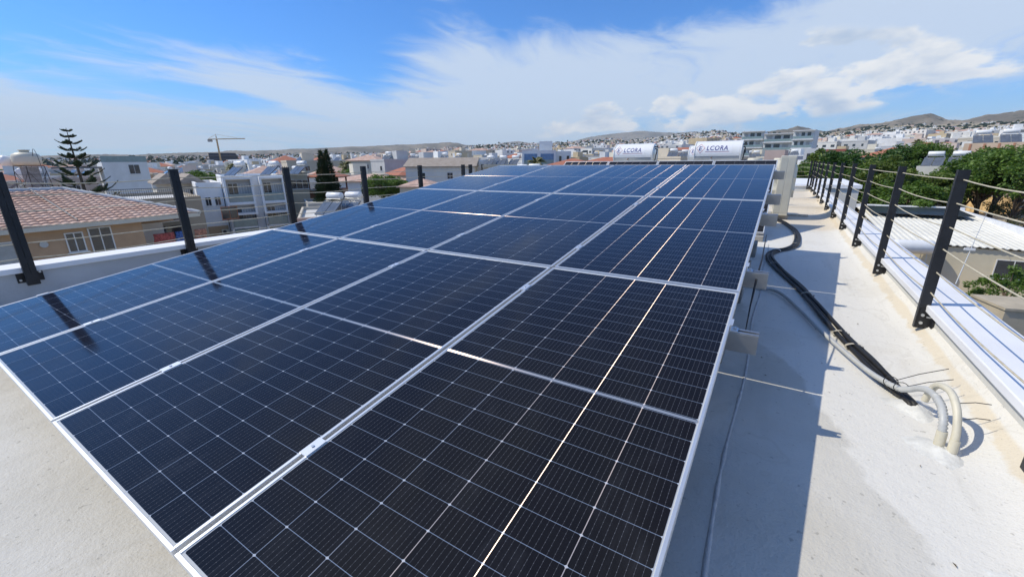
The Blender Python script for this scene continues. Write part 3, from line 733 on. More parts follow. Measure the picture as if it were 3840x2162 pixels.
def balcony(parent, x0, x1, z, dpt=1.3, kind='glass', h=1.0, y=0.0, wallc=None):
    s = MB().box(x0, x1, y - dpt, y - .002, z - .18, z).build('balcony', wallc or SLAB, parent)
    r = MB()
    if kind == 'glass': r.box(x0 + .03, x1 - .03, y - dpt + .02, y - dpt + .05, z + .001, z + h)
    elif kind == 'solid': r.box(x0, x1, y - dpt, y - dpt + .1, z + .001, z + h); r.box(x0, x0 + .1, y - dpt + .101, y - .003, z + .001, z + h); r.box(x1 - .1, x1, y - dpt + .101, y - .003, z + .001, z + h)
    else:
        r.box(x0, x1, y - dpt, y - dpt + .04, z + h - .05, z + h); n = int((x1 - x0) / .14)
        for k in range(n + 1): r.box(x0 + (x1 - x0 - .03) * k / n, x0 + (x1 - x0 - .03) * k / n + .03, y - dpt + .005, y - dpt + .03, z + .001, z + h - .051)
    r.build('railing', {'glass': GREENG, 'solid': wallc or SLAB}.get(kind, BRAIL), s)
    return s
def flat_box(parent, W, D, H, mt, par=.35, x0=0, y0=0, z0=0, name='wall'):
    b = MB().box(x0, x0 + W, y0, y0 + D, z0, z0 + H - par)
    b.box(x0, x0 + W, y0, y0 + .2, z0 + H - par, z0 + H); b.box(x0, x0 + W, y0 + D - .2, y0 + D, z0 + H - par, z0 + H)
    b.box(x0, x0 + .2, y0 + .2, y0 + D - .2, z0 + H - par, z0 + H); b.box(x0 + W - .2, x0 + W, y0 + .2, y0 + D - .2, z0 + H - par, z0 + H)
    w = b.build(name, mt, parent)
    MB().box(x0 + .2, x0 + W - .2, y0 + .2, y0 + D - .2, z0 + H - par + .002, z0 + H - par + .02).build('roof', SLAB, parent)
    return w
def hip_roof(parent, x0, x1, y0, y1, z, h, mt, over=.4, gable=False, name='roof'):
    x0 -= over; x1 += over; y0 -= over; y1 += over; W, D = x1 - x0, y1 - y0
    t = .12; i = 0 if gable else min(W, D) / 2
    if W >= D: a, b = (x0 + i, (y0 + y1) / 2), (x1 - i, (y0 + y1) / 2)
    else: a, b = ((x0 + x1) / 2, y0 + i), ((x0 + x1) / 2, y1 - i)
    vs = [(x0, y0, z), (x1, y0, z), (x1, y1, z), (x0, y1, z), (x0, y0, z + t), (x1, y0, z + t), (x1, y1, z + t), (x0, y1, z + t), (a[0], a[1], z + h), (b[0], b[1], z + h)]
    fs = [(3, 2, 1, 0), (0, 1, 5, 4), (1, 2, 6, 5), (2, 3, 7, 6), (3, 0, 4, 7)]
    fs += [(4, 5, 9, 8), (5, 6, 9), (6, 7, 8, 9), (7, 4, 8)] if W >= D else [(4, 5, 8), (5, 6, 9, 8), (6, 7, 9), (7, 4, 8, 9)]
    return MB().add(vs, fs).build(name, mt, parent)
# solar water heater for other people's roofs: tank on a stand with two flat collectors leaning below it
def heater_proto():
    r = empty('solar_water_heater')
    t = MB(); M_ = Matrix.Translation((-.75, .45, 1.75)) @ Matrix.Rotation(PI / 2, 4, 'Y')
    t.lathe([(0, 0), (.26, .01), (.29, .04), (.29, 1.46), (.26, 1.49), (0, 1.5)], 18, 0, M_); t.build('tank', TANKW, r)
    for x in (-.95, .03):
        c = MB(); a, b = Vector((x, -1.1, .25)), Vector((x, .25, 1.25)); w = Vector((.92, 0, 0)); n = Vector((0, -.06, .08))
        c.add([a, a + w, b + w, b, a + n, a + w + n, b + w + n, b + n], [(3, 2, 1, 0), (4, 5, 6, 7), (0, 1, 5, 4), (1, 2, 6, 5), (2, 3, 7, 6), (3, 0, 4, 7)]); c.build('collector', COLLECT, r)
    s = MB()
    for x in (-.8, .8):
        s.cyl((x, -1.1, 0), (x, -1.1, .25), .025, n=5); s.cyl((x, .7, 0), (x, .7, 1.5), .025, n=5); s.cyl((x, .2, 0), (x, .2, 1.5), .025, n=5); s.cyl((x, -1.1, .2), (x, .7, 1.45), .02, n=5)
    s.cyl((-.8, .2, 1.48), (.8, .2, 1.48), .02, n=5); s.cyl((-.8, .7, 1.48), (.8, .7, 1.48), .02, n=5); s.cyl((-.8, .2, .1), (.8, .7, 1.4), .015, n=4)
    s.build('stand', GALV, r); return r
HP = heater_proto(); HUSED = [False]
def heater(loc, label, rz=0.0, s=1.0, group='solar water heaters on neighbouring roofs', var=None):
    o = HP if not HUSED[0] else copy_tree(HP); HUSED[0] = True
    o.location = loc; o.rotation_euler = (0, 0, rz); o.scale = (s, s, s); tag(o, label, 'water heater', group); return o
def local(root, x, y, z):
    a = root.rotation_euler.z; c, s = math.cos(a), math.sin(a); l = root.location
    return Vector((l.x + x * c - y * s, l.y + x * s + y * c, l.z + z))
OCC = []       # footprints already taken (x, y, radius)
def occ(root, W, D):
    n = max(1, int(max(W, D) / 5))
    for i in range(n + 1):
        for j in range(max(1, int(D / 5)) + 1):
            p = local(root, W * i / n, D * j / max(1, int(D / 5)), 0); OCC.append((p.x, p.y, 4.5))

# --- tan house with the tiled roof (left)
def tan_house():
    x1 = -22.9; ya, yb = -9.0, 9.9
    r = empty('tiled_house', (x1, ya, ZG), PI / 2, 'tan rendered house with pinkish tiled hip roof and pale painted ridge tiles', 'house')
    W = yb - ya; D = 10.5; H = 6.42
    def lx(px, py=860): d = ray(px, py); return CAM.y + (x1 - CAM.x) * d.y / d.x - ya
    xb = W - lx(536)     # local x = along facade (+Y world), local y = away (-X world)
    tan = paint('tan_render', (.50, .335, .21), .9, .10, .9, bump=.2, bscale=8, dirt=.10)
    xs = W - xb
    MB().box(0, xs, 0, D, 0, H).box(xs, W, 1.9, D, 0, H).build('wall', tan, r)
    # roof of individual pantile waves: heightfield on the front and right-hand slopes
    zt = H; over = .45; rise = 1.32; half = D / 2 + over
    def slope(a, b, ra, rb, name):       # eave a->b, ridge ra->rb
        a, b, ra, rb = map(Vector, (a, b, ra, rb)); L = (b - a).length; S = ((ra + rb) / 2 - (a + b) / 2).length
        rows = int(S / .38); vs = []; fs = []; nu = int(L / .055)
        nrm = (b - a).cross(ra - a).normalized()
        if nrm.z < 0: nrm = -nrm
        mb = MB()
        for i in range(rows):
            base = len(vs)
            for e, off in ((i, .065), (i + 1.04, .015)):
                t = min(e / rows, 1); p0 = a.lerp(ra, t); p1 = b.lerp(rb, t); l0 = (p1 - p0).length
                dirn = (b - a).normalized(); s0 = (p0 - a).dot(dirn); s1 = (p1 - a).dot(dirn)
                for k in range(nu + 1):
                    s_ = max(s0, min(s1, L * k / nu)); q = p0 + dirn * (s_ - s0)
                    vs.append(q + nrm * (off + .045 * abs(math.sin(PI * s_ / .30)) ** .8))
            for k in range(nu): fs.append((base + k, base + k + 1, base + nu + 1 + k + 1, base + nu + 1 + k))
            base2 = len(vs); 
            for k in range(nu + 1): vs.append(vs[base + k] - nrm * .09)
            for k in range(nu): fs.append((base2 + k, base2 + k + 1, base + k + 1, base + k))
        mb.add(vs, fs, 0, False); return mb.build(name, TILE, r)
    A = (-over, -over, zt); B = (W + over, -over, zt); C = (W + over, D + over, zt); Dd = (-over, D + over, zt)
    R0 = (-over, D / 2, zt + rise); R1 = (W - 3.4, D / 2, zt + rise)
    slope(A, B, R0, R1, 'roof'); slope(B, C, R1, R1, 'roof')
    MB().add([C, Dd, R0, R1], [(0, 1, 2, 3)]).build('roof', TILE, r)
    rd = MB()
    def ridge_tiles(p, q):
        p, q = Vector(p), Vector(q); n = int((q - p).length / .42)
        for k in range(n):
            a = p.lerp(q, k / n) + Vector((0, 0, .08)); b = p.lerp(q, (k + 1.1) / n) + Vector((0, 0, .065)); rd.cyl(a, b, .12, .10, 10)
    ridge_tiles(R0, R1); ridge_tiles(R1, B); ridge_tiles(R1, C); rd.build('ridge_tiles', RIDGE, r)
    cm = MB(); p0 = Vector((lx(300), -.1, zt + .17)); p1 = Vector((lx(300) - .3, D / 2 - .3, zt + rise + .10)); cm.tube([p0, p0.lerp(p1, .5), p1], .032, 6); cm.build('roof_flashing', CONC, r)
    MB().box(-over, W + over, -over - .04, -over + .02, H - .16, H + .03).box(-over, W + over, -over + .021, -.001, H - .06, H - .02).build('fascia', paint('cream_fascia', (.62, .58, .48), .7, .05), r)
    win(r, lx(232), H - 1.30, lx(305) - lx(232), .92, panes=2); win(r, lx(325), H - 1.50, lx(416) - lx(325), 1.25, panes=2)
    win(r, lx(45) - 2.2, H - 2.0, 2.2, 1.5, panes=2, glass=CURT); win(r, 2.0, H - 2.3, 1.4, 1.3, panes=2)
    MB().cyl((lx(145), -.001, H - .78), (lx(145), -.06, H - .78), .14, n=14).build('vent', GREYC, r)
    # recessed balcony
    MB().box(xs + .02, W - .02, -.02, .08, H - 3.1, H - 2.1).build('balcony_parapet', tan, r)
    win(r, xs + .4, H - 2.6, 2.0, 2.1, y=1.9, panes=2, sill=False)
    MB().box(W - 1.9, W - .6, 1.78, 1.898, H - 2.4, H - .5).build('door', wallm(OFFW), r)
    occ(r, W, D)
    lr = local(r, xs + 1.4, .9, H - 2.9)
    d = MB(); 
    for s in (-1, 1):
        for x in (-.5, .5): d.cyl((x, s * .35, 0), (x * .7, -s * .35, .95), .015, n=5)
    for k in range(6): d.cyl((-.55, -.4 + .16 * k, .96), (.55, -.4 + .16 * k, .96), .008, n=4)
    o = tag(d.build('drying_rack', FRAMEW), 'white folding drying rack on the balcony of the tan house', 'drying rack'); o.location = lr; o.rotation_euler = (0, 0, PI / 2)
    for k, (xx, c, lab) in enumerate(((.35, (.40, .10, .09), 'red patterned cloth hanging on the balcony line'), (1.35, (.08, .16, .42), 'blue shirt hanging on the balcony line'), (2.25, (.45, .22, .15), 'orange patterned shirt hanging at the right of the balcony line'))):
        vs = []; n = 8; w = (.95, .6, .6)[k]
        for j in range(7):
            for i in range(n + 1): vs.append((xx + w * i / n + .03 * math.sin(j), .35 + .05 * math.sin(i * 1.7 + j * .4), H - .95 - (.75, .6, .7)[k] * j / 6 * (1 - .1 * abs(i / n - .5))))
        fs = [(j * (n + 1) + i, j * (n + 1) + i + 1, (j + 1) * (n + 1) + i + 1, (j + 1) * (n + 1) + i) for j in range(6) for i in range(n)]
        o = MB().add([(x - 0, y, z) for x, y, z in vs], fs, 0, True).build('hanging_cloth', paint('cloth%d' % k, c, .9, .5, 14)); md = o.modifiers.new('t', 'SOLIDIFY'); md.thickness = .01
        o.location = local(r, xs + .1, 0, 0); o.rotation_euler = (0, 0, PI / 2); tag(o, lab, 'laundry')
tan_house()

# --- generic placed building from two roof-line pixels at given depths
def placed(name, a, b, ztop, depth, mt, label, cat='building', zb=None, par=.35, group=None):
    """a,b = (px, py, D): facade end points; returns root, W, H"""
    t0, t1 = (a[0] - 1920) / FPX, (b[0] - 1920) / FPX; tm = (t0 + t1) / 2 * 1.12      # front wall square to our roof
    b = (b[0], b[1], a[2] * (1 + t0 * tm) / (1 + t1 * tm))
    P0, P1 = dep(*a), dep(*b); zb = zb if zb is not None else min(ZG, gz(P0.x, P0.y)) - .3
    r, W = facade_frame(name, (P0.x, P0.y, 0), (P1.x, P1.y, 0), zb, label, cat, group)
    H = ztop - zb; flat_box(r, W, depth, H, mt, par); occ(r, W, depth); return r, W, H

# grey modern apartment block with balconies
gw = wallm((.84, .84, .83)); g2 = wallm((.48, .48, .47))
r, W, H = placed('apartment_building', (826, 660, 50), (1062, 653, 55), -.35, 13, gw, 'white and grey modern apartment block with stacked glass balconies')
for s, z in ((0, H - 3.1), (1, H - 6.1), (2, H - 9.0)):
    if z < .3: z = .6
    for x0, x1 in ((.35, 2.9), (4.1, W - .4)):
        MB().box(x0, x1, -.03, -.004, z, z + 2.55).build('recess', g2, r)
        win(r, x0 + .15, z + .05, (x1 - x0) * .42, 2.2, y=-.03, sill=False, panes=2); win(r, x0 + (x1 - x0) * .58, z + .7, (x1 - x0) * .36, 1.4, y=-.03, sill=False, glass=CURT, panes=3)
        balcony(r, x0, x1, z, .9, 'glass', 1.0, wallc=gw)
        for q in (x0 - .25, x1): MB().box(q, q + .25, -.95, -.002, z - .1, z + 2.7).build('fin', gw, r)
        MB().box(x0 - .25, x1 + .25, -.97, -.003, z + 2.701, z + 2.95).build('beam', gw, r)
heater(local(r, 2.0, 3, H - .3), 'solar water heater on the grey apartment block, left one', R_(8)); heater(local(r, 6.0, 3.4, H - .3), 'solar water heater on the grey apartment block, middle one', R_(8)); heater(local(r, 9.5, 3.8, H - .3), 'solar water heater on the grey apartment block, right one', R_(8))
r, W, H = placed('apartment_wing', (729, 677, 49), (826, 680, 50.3), -1.05, 11, gw, 'plain white wing left of the modern apartment block, two small windows high up')
for x in (.24 * W, .62 * W): win(r, x, H - 2.75, .62, 1.05)
MB().box(.3, W - .1, -.05, -.003, 0, H - 5.2).build('lower_wall', wallm((.50, .36, .22), 'orange_render'), r)
for k, x in enumerate((1.6, 3.2)): 
    o = MB().box(0, .75, -.3, 0, 0, .55).build('air_conditioner', PLASTIC, None); o.location = local(r, x, -.06, H - 6.2); o.rotation_euler.z = r.rotation_euler.z
    MB().cyl((.3, -.301, .27), (.3, -.32, .27), .2, n=14).build('fan_grille', BRAIL, o); tag(o, ['left', 'right'][k] + ' small outdoor unit on the orange wall under the white wing', 'air conditioner')
r, W, H = placed('apartment_building', (1066, 640, 58), (1150, 645, 58), -.15, 10, wallm((.52, .47, .36)), 'beige house with wide window right of the grey apartment block')
win(r, .5, H - 2.3, 2.3, 1.3, panes=3)
r, W, H = placed('low_annex', (1150, 735, 50), (1240, 728, 50), -3.6, 8, wallm((.46, .44, .39)), 'grey beige annex with garage opening and barred window')
MB().box(1.0, 2.6, -.02, -.003, .2, 2.4).build('door', GLASSD, r)
for k in range(5): MB().box(.0 + k * .2, .05 + k * .2, -.03, -.003, H - 1.6, H - .9).build('bar', BRAIL, r)
# red roofed veranda behind
P = dep(1150, 660, 62); r = empty('tiled_veranda', (P.x, P.y, -8.3), R_(35), 'small red tiled pitched veranda roof beside the conifers', 'building')
MB().box(0, 4.5, 0, 4, 0, 5.6).build('wall', wallm((.30, .16, .11), 'rust_wall'), r); hip_roof(r, 0, 4.5, 0, 4, 7.3, 1.1, TILER)
for x in (0, 4.3): 
    for y in (0, 3.8): MB().box(x, x + .2, y, y + .2, 5.601, 7.299).build('post', wallm((.22, .10, .07), 'rust_post'), r)
balcony(r, 0, 4.5, 5.6, .5, 'bars'); occ(r, 4.5, 4)

# low cream house with the double heaters
r, W, H = placed('low_house', (1108, 768, 38), (1440, 792, 34), -3.75, 11, wallm((.60, .53, .42)), 'low cream house with salmon roof edge and two big solar heaters')
MB().box(-.2, W + .2, -.25, -.002, H - .45, H - .05).build('cornice', wallm((.50, .36, .28), 'salmon'), r)
for k, x in enumerate((1.7, 4.6, 7.2)): win(r, x, H - 2.2, 1.0 if k else 1.1, 1.3, glass=CURT if k == 0 else None)
for k, x in enumerate((3.1, 4.85)): heater(local(r, x, 2.3, H - .33), ['left', 'right'][k] + ' of two big solar heaters on the low cream house', R_(12), 1.15)
MB().tube([local(r, 6.9, 3.0, H - .3), local(r, 6.9, 3.0, H + 1.2)], .05, 5)
cw = MB().cyl((0, 0, 0), (0, 0, .75), .38, n=18).build('cold_water_tank', TANKW); cw.location = local(r, 4.0, 4.4, H - .3); tag(cw, 'small round white tank behind the heaters on the low cream house', 'water tank')
# old stone-coloured house behind the tan house, terrace with railing
r, W, H = placed('old_house', (375, 700, 37), (742, 690, 44), -2.05, 12, wallm((.36, .30, .22), 'old_stained_render'), 'old stained brown house with railed terrace behind the tiled roof')
for x in (3.6, 8.6): win(r, x, H - 2.5, 1.5, 1.3, frame=paint('brick_frame', (.36, .15, .08), .9, .1))
rl = MB(); rl.box(0, W, .02, .06, H + .9, H + .95)
for k in range(int(W / .16)): rl.box(k * .16, k * .16 + .025, .03, .055, H + .01, H + .9)
rl.build('railing', BRAIL, r)
r, W, H = placed('slatted_house', (575, 655, 52), (745, 650, 56), -1.3, 7, wallm(OFFW), 'pale house with grey brown pitched roofs behind the old house')
hip_roof(r, 0, W * .48, -1, 6, H, 1.25, TILEG, gable=True); hip_roof(r, W * .52, W, -1, 6, H - .02, 1.2, TILEG, gable=True); win(r, W * .7, H - 2.3, 2.2, 1.5, panes=3)
# long white roof-terrace building
r, W, H = placed('terrace_building', (375, 592, 70), (548, 596, 80), 1.5, 10, wallm(WHITEW), 'long white building with glass railed roof terrace left of centre')
win(r, W * .55, H - 2.0, 1.5, 1.6); [win(r, x, .8 + 2.0, 1.2, .7) for x in (2, 7, 12)]
g_ = MB(); g_.box(0, W, .05, .09, H + .01, H + 1.0); g_.build('railing', GREENG, r)
MB().box(-6, -.01, 1, 9, H - 1.0, H - .7).build('canopy', wallm((.2, .2, .2)), r)
# water tank tower at the left
P = dep(100, 600, 24)
t = empty('tank_tower', (P.x, P.y, -1.2), R_(20), 'cream water tank on a dark lattice stand over a concrete pillar, far left', 'water tank')
t.scale = (.60, .60, .60)
MB().box(-.45, .45, -.45, .45, 0, 3.6).build('pillar', CONC, t)
s = MB()
cs = [(-1.1, -.9), (1.1, -.9), (1.1, .9), (-1.1, .9)]
for k in range(4):
    a, b = cs[k], cs[(k + 1) % 4]; s.cyl((a[0], a[1], 0), (a[0] * .75, a[1] * .75, 3.7), .03, n=5)
    for z in (.9, 1.9, 2.9): s.cyl((a[0] * (1 - z * .065), a[1] * (1 - z * .065), z), (b[0] * (1 - z * .065), b[1] * (1 - z * .065), z), .02, n=4)
    s.cyl((a[0], a[1], .05), (b[0] * .78, b[1] * .78, 3.2), .018, n=4); s.cyl((b[0], b[1], .05), (a[0] * .78, a[1] * .78, 3.2), .018, n=4); s.cyl((a[0] * .75, a[1] * .75, 3.68), (b[0] * .75, b[1] * .75, 3.68), .035, n=5)
s.build('stand', paint('rusty_lattice', (.06, .05, .045), .8, .4, 8), t)
MB().lathe([(0, 0), (.7, 0), (.98, .12), (1.0, .4), (1.0, .75), (.92, 1.0), (.6, 1.18), (.33, 1.22), (.33, 1.36), (.42, 1.36), (.42, 1.43), (0, 1.45)], 26, 0, Matrix.Translation((0, 0, 3.72))).build('tank', PIPEC, t)
MB().lathe([(0, 0), (.35, 0), (.45, .1), (.45, 1.3), (.3, 1.45), (0, 1.5)], 18, 0, Matrix.Translation((-1.25, .2, 4.0)) @ Matrix.Rotation(R_(80), 4, 'X')).build('side_tank', TANKW, t)
MB().tube(spline([(.9, 0, 4.4), (1.2, 0, 5.2), (1.35, .1, 4.6), (1.3, .2, 2.0), (1.2, .2, 0)], 5), .02, 5).build('hose', RUBBER, t)
r, W, H = placed('tower_house', (-60, 735, 23.5), (215, 735, 26), -1.25, 6, wallm(OFFW), 'pale roof and wall carrying the lattice tank stand at the far left')
heater(local(r, 1.6, 2.0, H - .3), 'solar heater collectors leaning beside the lattice tank stand', R_(-25), 1.2)
# second white blocks centre
r, W, H = placed('white_house', (1757, 590, 80), (1905, 592, 86), 1.45, 9, wallm(WHITEW), 'plain white cubic house with two slit windows near the array top')
for x in (.9, 2.3): win(r, x, H - 2.5, .45, 1.7, panes=1, sill=False)
win(r, 2.9, H - 5.6, 1.0, 1.2)
r, W, H = placed('cream_house', (1815, 606, 76), (1955, 600, 78), .55, 9, wallm((.50, .46, .36)), 'cream block with overhanging roof edge right of the white cube')
MB().box(-.3, W + .3, -.4, -.002, H - .5, H - .1).build('cornice', wallm((.54, .50, .40)), r); win(r, 1.0, H - 2.6, 1.3, 1.3)
for k in range(3): heater(local(r, 1 + 2.4 * k, 4, H - .3), f'solar heater on the cream block near the array top, {["left", "middle", "right"][k]} one', R_(5), .95)
r, W, H = placed('blue_balcony_building', (1958, 566, 100), (2085, 566, 108), 3.6, 12, wallm(WHITEW), 'white apartment block with bright blue balcony fronts behind the palm')
for z in (H - 3.2, H - 6.2):
    for x0, x1 in ((.5, W * .45), (W * .55, W - .5)):
        MB().box(x0, x1, -.05, -.004, z, z + 2.4).build('window', BLUEG, r); balcony(r, x0, x1, z, 1.3, 'glass', 1.0, wallc=wallm(WHITEW))
flat_box(r, 3.2, 3, 2.2, wallm(WHITEW), .2, W * .5, 4, H, 'stair_tower')
r, W, H = placed('white_apartment', (2085, 566, 107), (2140, 566, 120), 3.5, 10, wallm(WHITEW), 'white gable wall with rows of small windows right of the blue balconies')
for i in range(4):
    for z in (H - 2.6, H - 5.6): win(r, .8 + i * 2.4 if .8 + i * 2.4 < W - 1 else W - 1, z, .7, 1.5, panes=1, sill=False)
# red roofed houses
for k, (px, py, D, w, d, h, zt, rz, lab) in enumerate(((2135, 590, 88, 9, 8, 1.4, .2, 12, 'small house with red hip roof between white blocks left of the boiler tanks'), (2270, 585, 84, 11, 8, 1.3, .5, 5, 'white house with low red roof just left of the boiler tanks'),
        (1360, 640, 120, 10, 8, 1.6, 1.6, 20, 'terracotta roofed house beyond the conifers'), (1650, 640, 78, 13, 9, 1.7, .2, 30, 'brown pitched roof house left of the white cube'), (1330, 680, 75, 12, 9, 1.2, -2.2, 15, 'broad terracotta roof right of the conifers'), (1560, 690, 60, 5, 5, 1.2, -2.4, 25, 'little orange roof near the centre left railing'),
        (870, 885, 30, 7, 6, 1.0, -5.5, 40, 'low terracotta roof peeping above the left parapet'))):
    P = dep(px, py, D); r = empty('tiled_house', (P.x, P.y, -8.3), R_(rz), lab, 'house'); hh = zt + 8.3
    MB().box(-w / 2, w / 2, 0, d, 0, hh).build('wall', wallm((OFFW, WHITEW, CREAM)[k % 3]), r); hip_roof(r, -w / 2, w / 2, 0, d, hh + .002, h, TILEG if k == 3 else (TILER if k in (0, 1) else TILE), gable=k in (3,))
    for x in (-w * .3, w * .1): win(r, x, hh - 2.2, 1.1, 1.2)
    OCC.append((P.x, P.y, 8))
# big modern white apartments right of the boiler tanks
for k, (a, b, zt, n) in enumerate((((2783, 508, 168), (2866, 508, 161), 11.9, 3), ((2866, 516, 162), (2975, 512, 154), 10.6, 3), ((2975, 506, 154), (3055, 506, 147), 11.2, 3))):
    r, W, H = placed('modern_apartments', a, b, zt, 14, wallm((.62, .64, .64)), f'white modern apartment building with dark glazed storeys, {["left", "middle", "right"][k]} block of three', zb=-6)
    for s_ in range(5):
        z = H - 3.1 * (s_ + 1)
        for q in range(3): MB().box(.7 + q * (W - 1) / 3, .3 + (q + 1) * (W - 1) / 3 - .4, -.05, -.004, z + .35, z + 2.3).build('window', GLASSD if (s_ + q) % 3 else CURT, r)
        MB().box(-.1, W + .1, -1.65, -.002, z + 2.75, z + 3.0).build('eave', wallm((.66, .67, .67)), r)
        balcony(r, .2, W - .2, z + .1, 1.6, 'glass', .9, wallc=wallm((.66, .67, .67)))
r, W, H = placed('pink_house', (2870, 560, 96), (2945, 562, 92.5), 3.1, 8, wallm((.52, .40, .35)), 'pinkish flat block in front of the modern white apartments')
r, W, H = placed('grey_house', (3018, 555, 82), (3078, 558, 79.5), 3.0, 9, wallm((.55, .56, .57)), 'light grey gable wall with twin dark windows above the trees')
for x in (.55, 1.5): win(r, x, H - 2.3, .6, 1.4, panes=1, sill=False, frame=GLASSD)
r, W, H = placed('long_house', (3078, 552, 98), (3180, 556, 93), 3.2, 9, wallm((.55, .50, .42)), 'beige house with dark red roof band above the trees')
MB().box(0, W, -.3, -.002, H - .5, H).build('cornice', wallm((.30, .10, .08)), r)
# peach block with heaters, right edge, and white one before it
r, W, H = placed('peach_block', (3610, 560, 66), (3900, 528, 60), 3.2, 12, wallm((.60, .46, .34)), 'peach coloured block with a row of boilers at the right edge')
for k in range(5): MB().box(.6 + k * W / 5, .85 + k * W / 5, -.06, -.003, H - 3.4, H - .1).build('pilaster', wallm((.45, .22, .14)), r)
for k in range(4): heater(local(r, 1.5 + k * 2.9, 3, H - .3), f'boiler on the peach block at the right edge, {["first", "second", "third", "fourth"][k]} from the left', R_(-6), 1.15)
r, W, H = placed('white_shed_roof', (3440, 612, 52), (3590, 600, 50), .1, 6, wallm(OFFW), 'small pale building with tilted collectors among the trees at right')
for k in range(2):
    heater(local(r, 1.3 + 2.2 * k, 1.6, H - .3), f'heater among the trees on the small pale building, {["left", "right"][k]} one', R_(-20), 1.0)
# construction tower with crane
P = dep(822, 600, 420); r = empty('unfinished_tower', (P.x, P.y, -8), R_(35), 'dark unfinished high building under the crane', 'building')
for s_ in range(6): MB().box(-11, 11, 0, 14, s_ * 3.4, s_ * 3.4 + .5).build('floor_slab', wallm((.16, .16, .17)), r)
MB().box(-10, 10, 1, 13, 0, 20).build('core', wallm((.07, .075, .085)), r)
c = empty('tower_crane', (P.x + 12, P.y - 4, -12), R_(25), 'yellow tower crane beside the unfinished building', 'crane')
ym = paint('crane_yellow', (.45, .30, .14), .6, .1)
MB().box(-.5, .5, -.5, .5, 0, 36).build('mast', ym, c); MB().box(-9, 30, -.3, .3, 36.01, 36.8).build('jib', ym, c); MB().box(-9.1, -5.5, -1, 1, 34, 36).build('counterweight', CONC, c); MB().cyl((0, 0, 37.2), (0, 0, 41), .5, .1, 6).build('apex', ym, c)
MB().cyl((0, 0, 40.8), (22, 0, 37.2), .12, n=4).build('tie_rod', ym, c); MB().cyl((0, 0, 40.8), (-8, 0, 37.2), .12, n=4).build('tie_rod', ym, c)

# --- house with corrugated roof below on the right
zr = -4.35
r = empty('corrugated_roof_house', (12.6, 39.3, -7.9), 0, 'tan house with ribbed pale metal roof below the right parapet', 'house')
tanw = wallm((.66, .59, .43), 'pale_tan_render')
MB().box(.4, 7.2, .3, 18, 0, 3.1).build('wall', tanw, r)
vs = []; n = 92
for y, z in ((.12, 3.22), (19.5, 3.95)):
    for k in range(n + 1): x = -.6 + 8.2 * k / n; vs.append((x, y, z + .06 * (1 if (k // 2) % 2 else 0)))
o = MB().add(vs, [(k, k + 1, n + 1 + k + 1, n + 1 + k) for k in range(n)]).build('roof', paint('ribbed_sheet', (.76, .73, .63), .6, .06, .5, dirt=.2), r); md = o.modifiers.new('t', 'SOLIDIFY'); md.thickness = .04; md.offset = -1
MB().box(-.7, 7.7, 19.0, 19.6, 3.9, 4.25).build('ridge_cap', WHITE, r); MB().box(7.45, 7.7, .1, 19.0, 3.15, 3.98).build('verge', WHITE, r)
win(r, 4.9, 1.25, 1.7, 1.25, y=.3, panes=2); OCC.append((20, 48, 14)); OCC.append((16, 44, 10)); OCC.append((26, 52, 16)); OCC.append((34, 66, 14))
PVD = paint('dark_pv_sheet', (.03, .035, .045), .3, .3, 1.0)
for k in range(4):
    o = MB().box(-.3 + k * 1.75, 1.42 + k * 1.75, 12.4, 17.6, 4.0, 4.05); oo = o.build('roof_collector', PVD); oo.location = r.location; oo.rotation_euler.x = 0
    oo.rotation_euler = (R_(2.1), 0, 0); oo.location = (12.6, 39.3, -7.9 - .42); tag(oo, f'flat black panel lying on the ribbed roof, {["first", "second", "third", "fourth"][k]} from the left', 'solar panel', 'black panels on the ribbed roof')
bt = empty('solar_boiler', tuple(dep(3415, 925, 29)), R_(20), 'white horizontal boiler on thin legs in front of the ribbed roof', 'boiler')
MB().lathe([(0, 0), (.32, .02), (.46, .12), (.48, .3), (.48, 2.2), (.46, 2.4), (.32, 2.5), (0, 2.52)], 22, 0, Matrix.Translation((-1.2, 0, 0)) @ Matrix.Rotation(PI / 2, 4, 'Y')).build('tank', TANKW, bt)
s = MB(); [s.cyl((x, y, -.3), (x, y * 1.5, -2.6), .03, n=5) for x in (-.9, .9) for y in (-.25, .25)]; s.cyl((-.95, -.25, -.36), (.95, -.25, -.36), .03, n=5); s.cyl((-.95, .25, -.36), (.95, .25, -.36), .03, n=5); s.build('stand', GALV, bt)
P0, P1 = dep(3583, 1065, 24), dep(3700, 800, 27)
an = empty('aerial_mast', label='thin jointed aerial mast with a white box beside the window', cat='aerial')
MB().cyl(P0, P0.lerp(P1, .55), .030, .022, 8).build('lower_mast', GREYC, an); MB().cyl(P0.lerp(P1, .55), P1, .013, .010, 6).build('upper_mast', GALV, an)
q = P0.lerp(P1, .45); MB().box(q.x - .30, q.x + .18, q.y - .1, q.y + .02, q.z, q.z + .14).build('box', WHITE, an)
for k in (.62, .72): q = P0.lerp(P1, k); MB().cyl(q - Vector((.3, .2, .02)), q + Vector((.3, .2, .02)), .01, n=4).build('crossbar', GALV, an)
P = dep(3585, 1075, 30); o = MB().box(-.42, .42, -.17, .17, 0, .62).build('air_conditioner', PLASTIC); o.location = (P.x, P.y, -7.9); tag(o, 'small outdoor unit standing by the wall under the window', 'air conditioner'); MB().cyl((-.1, -.171, .3), (-.1, -.19, .3), .23, n=16).build('fan_grille', BRAIL, o)
P = atz(3775, 1150, -3.0); r = empty('neighbour_wall', (P.x, P.y, ZG), R_(15), 'stained beige corner of a neighbouring block at the right edge', 'building')
MB().box(0, 3, 0, 1.3, 0, 4.9).build('wall', paint('stained_beige', (.46, .40, .30), .9, .15, 1.2, bump=.4, bscale=20, dirt=.6), r); MB().box(-.04, 3.05, -.04, 1.34, 4.9, 4.97).build('cap', MATS['stained_beige'], r)
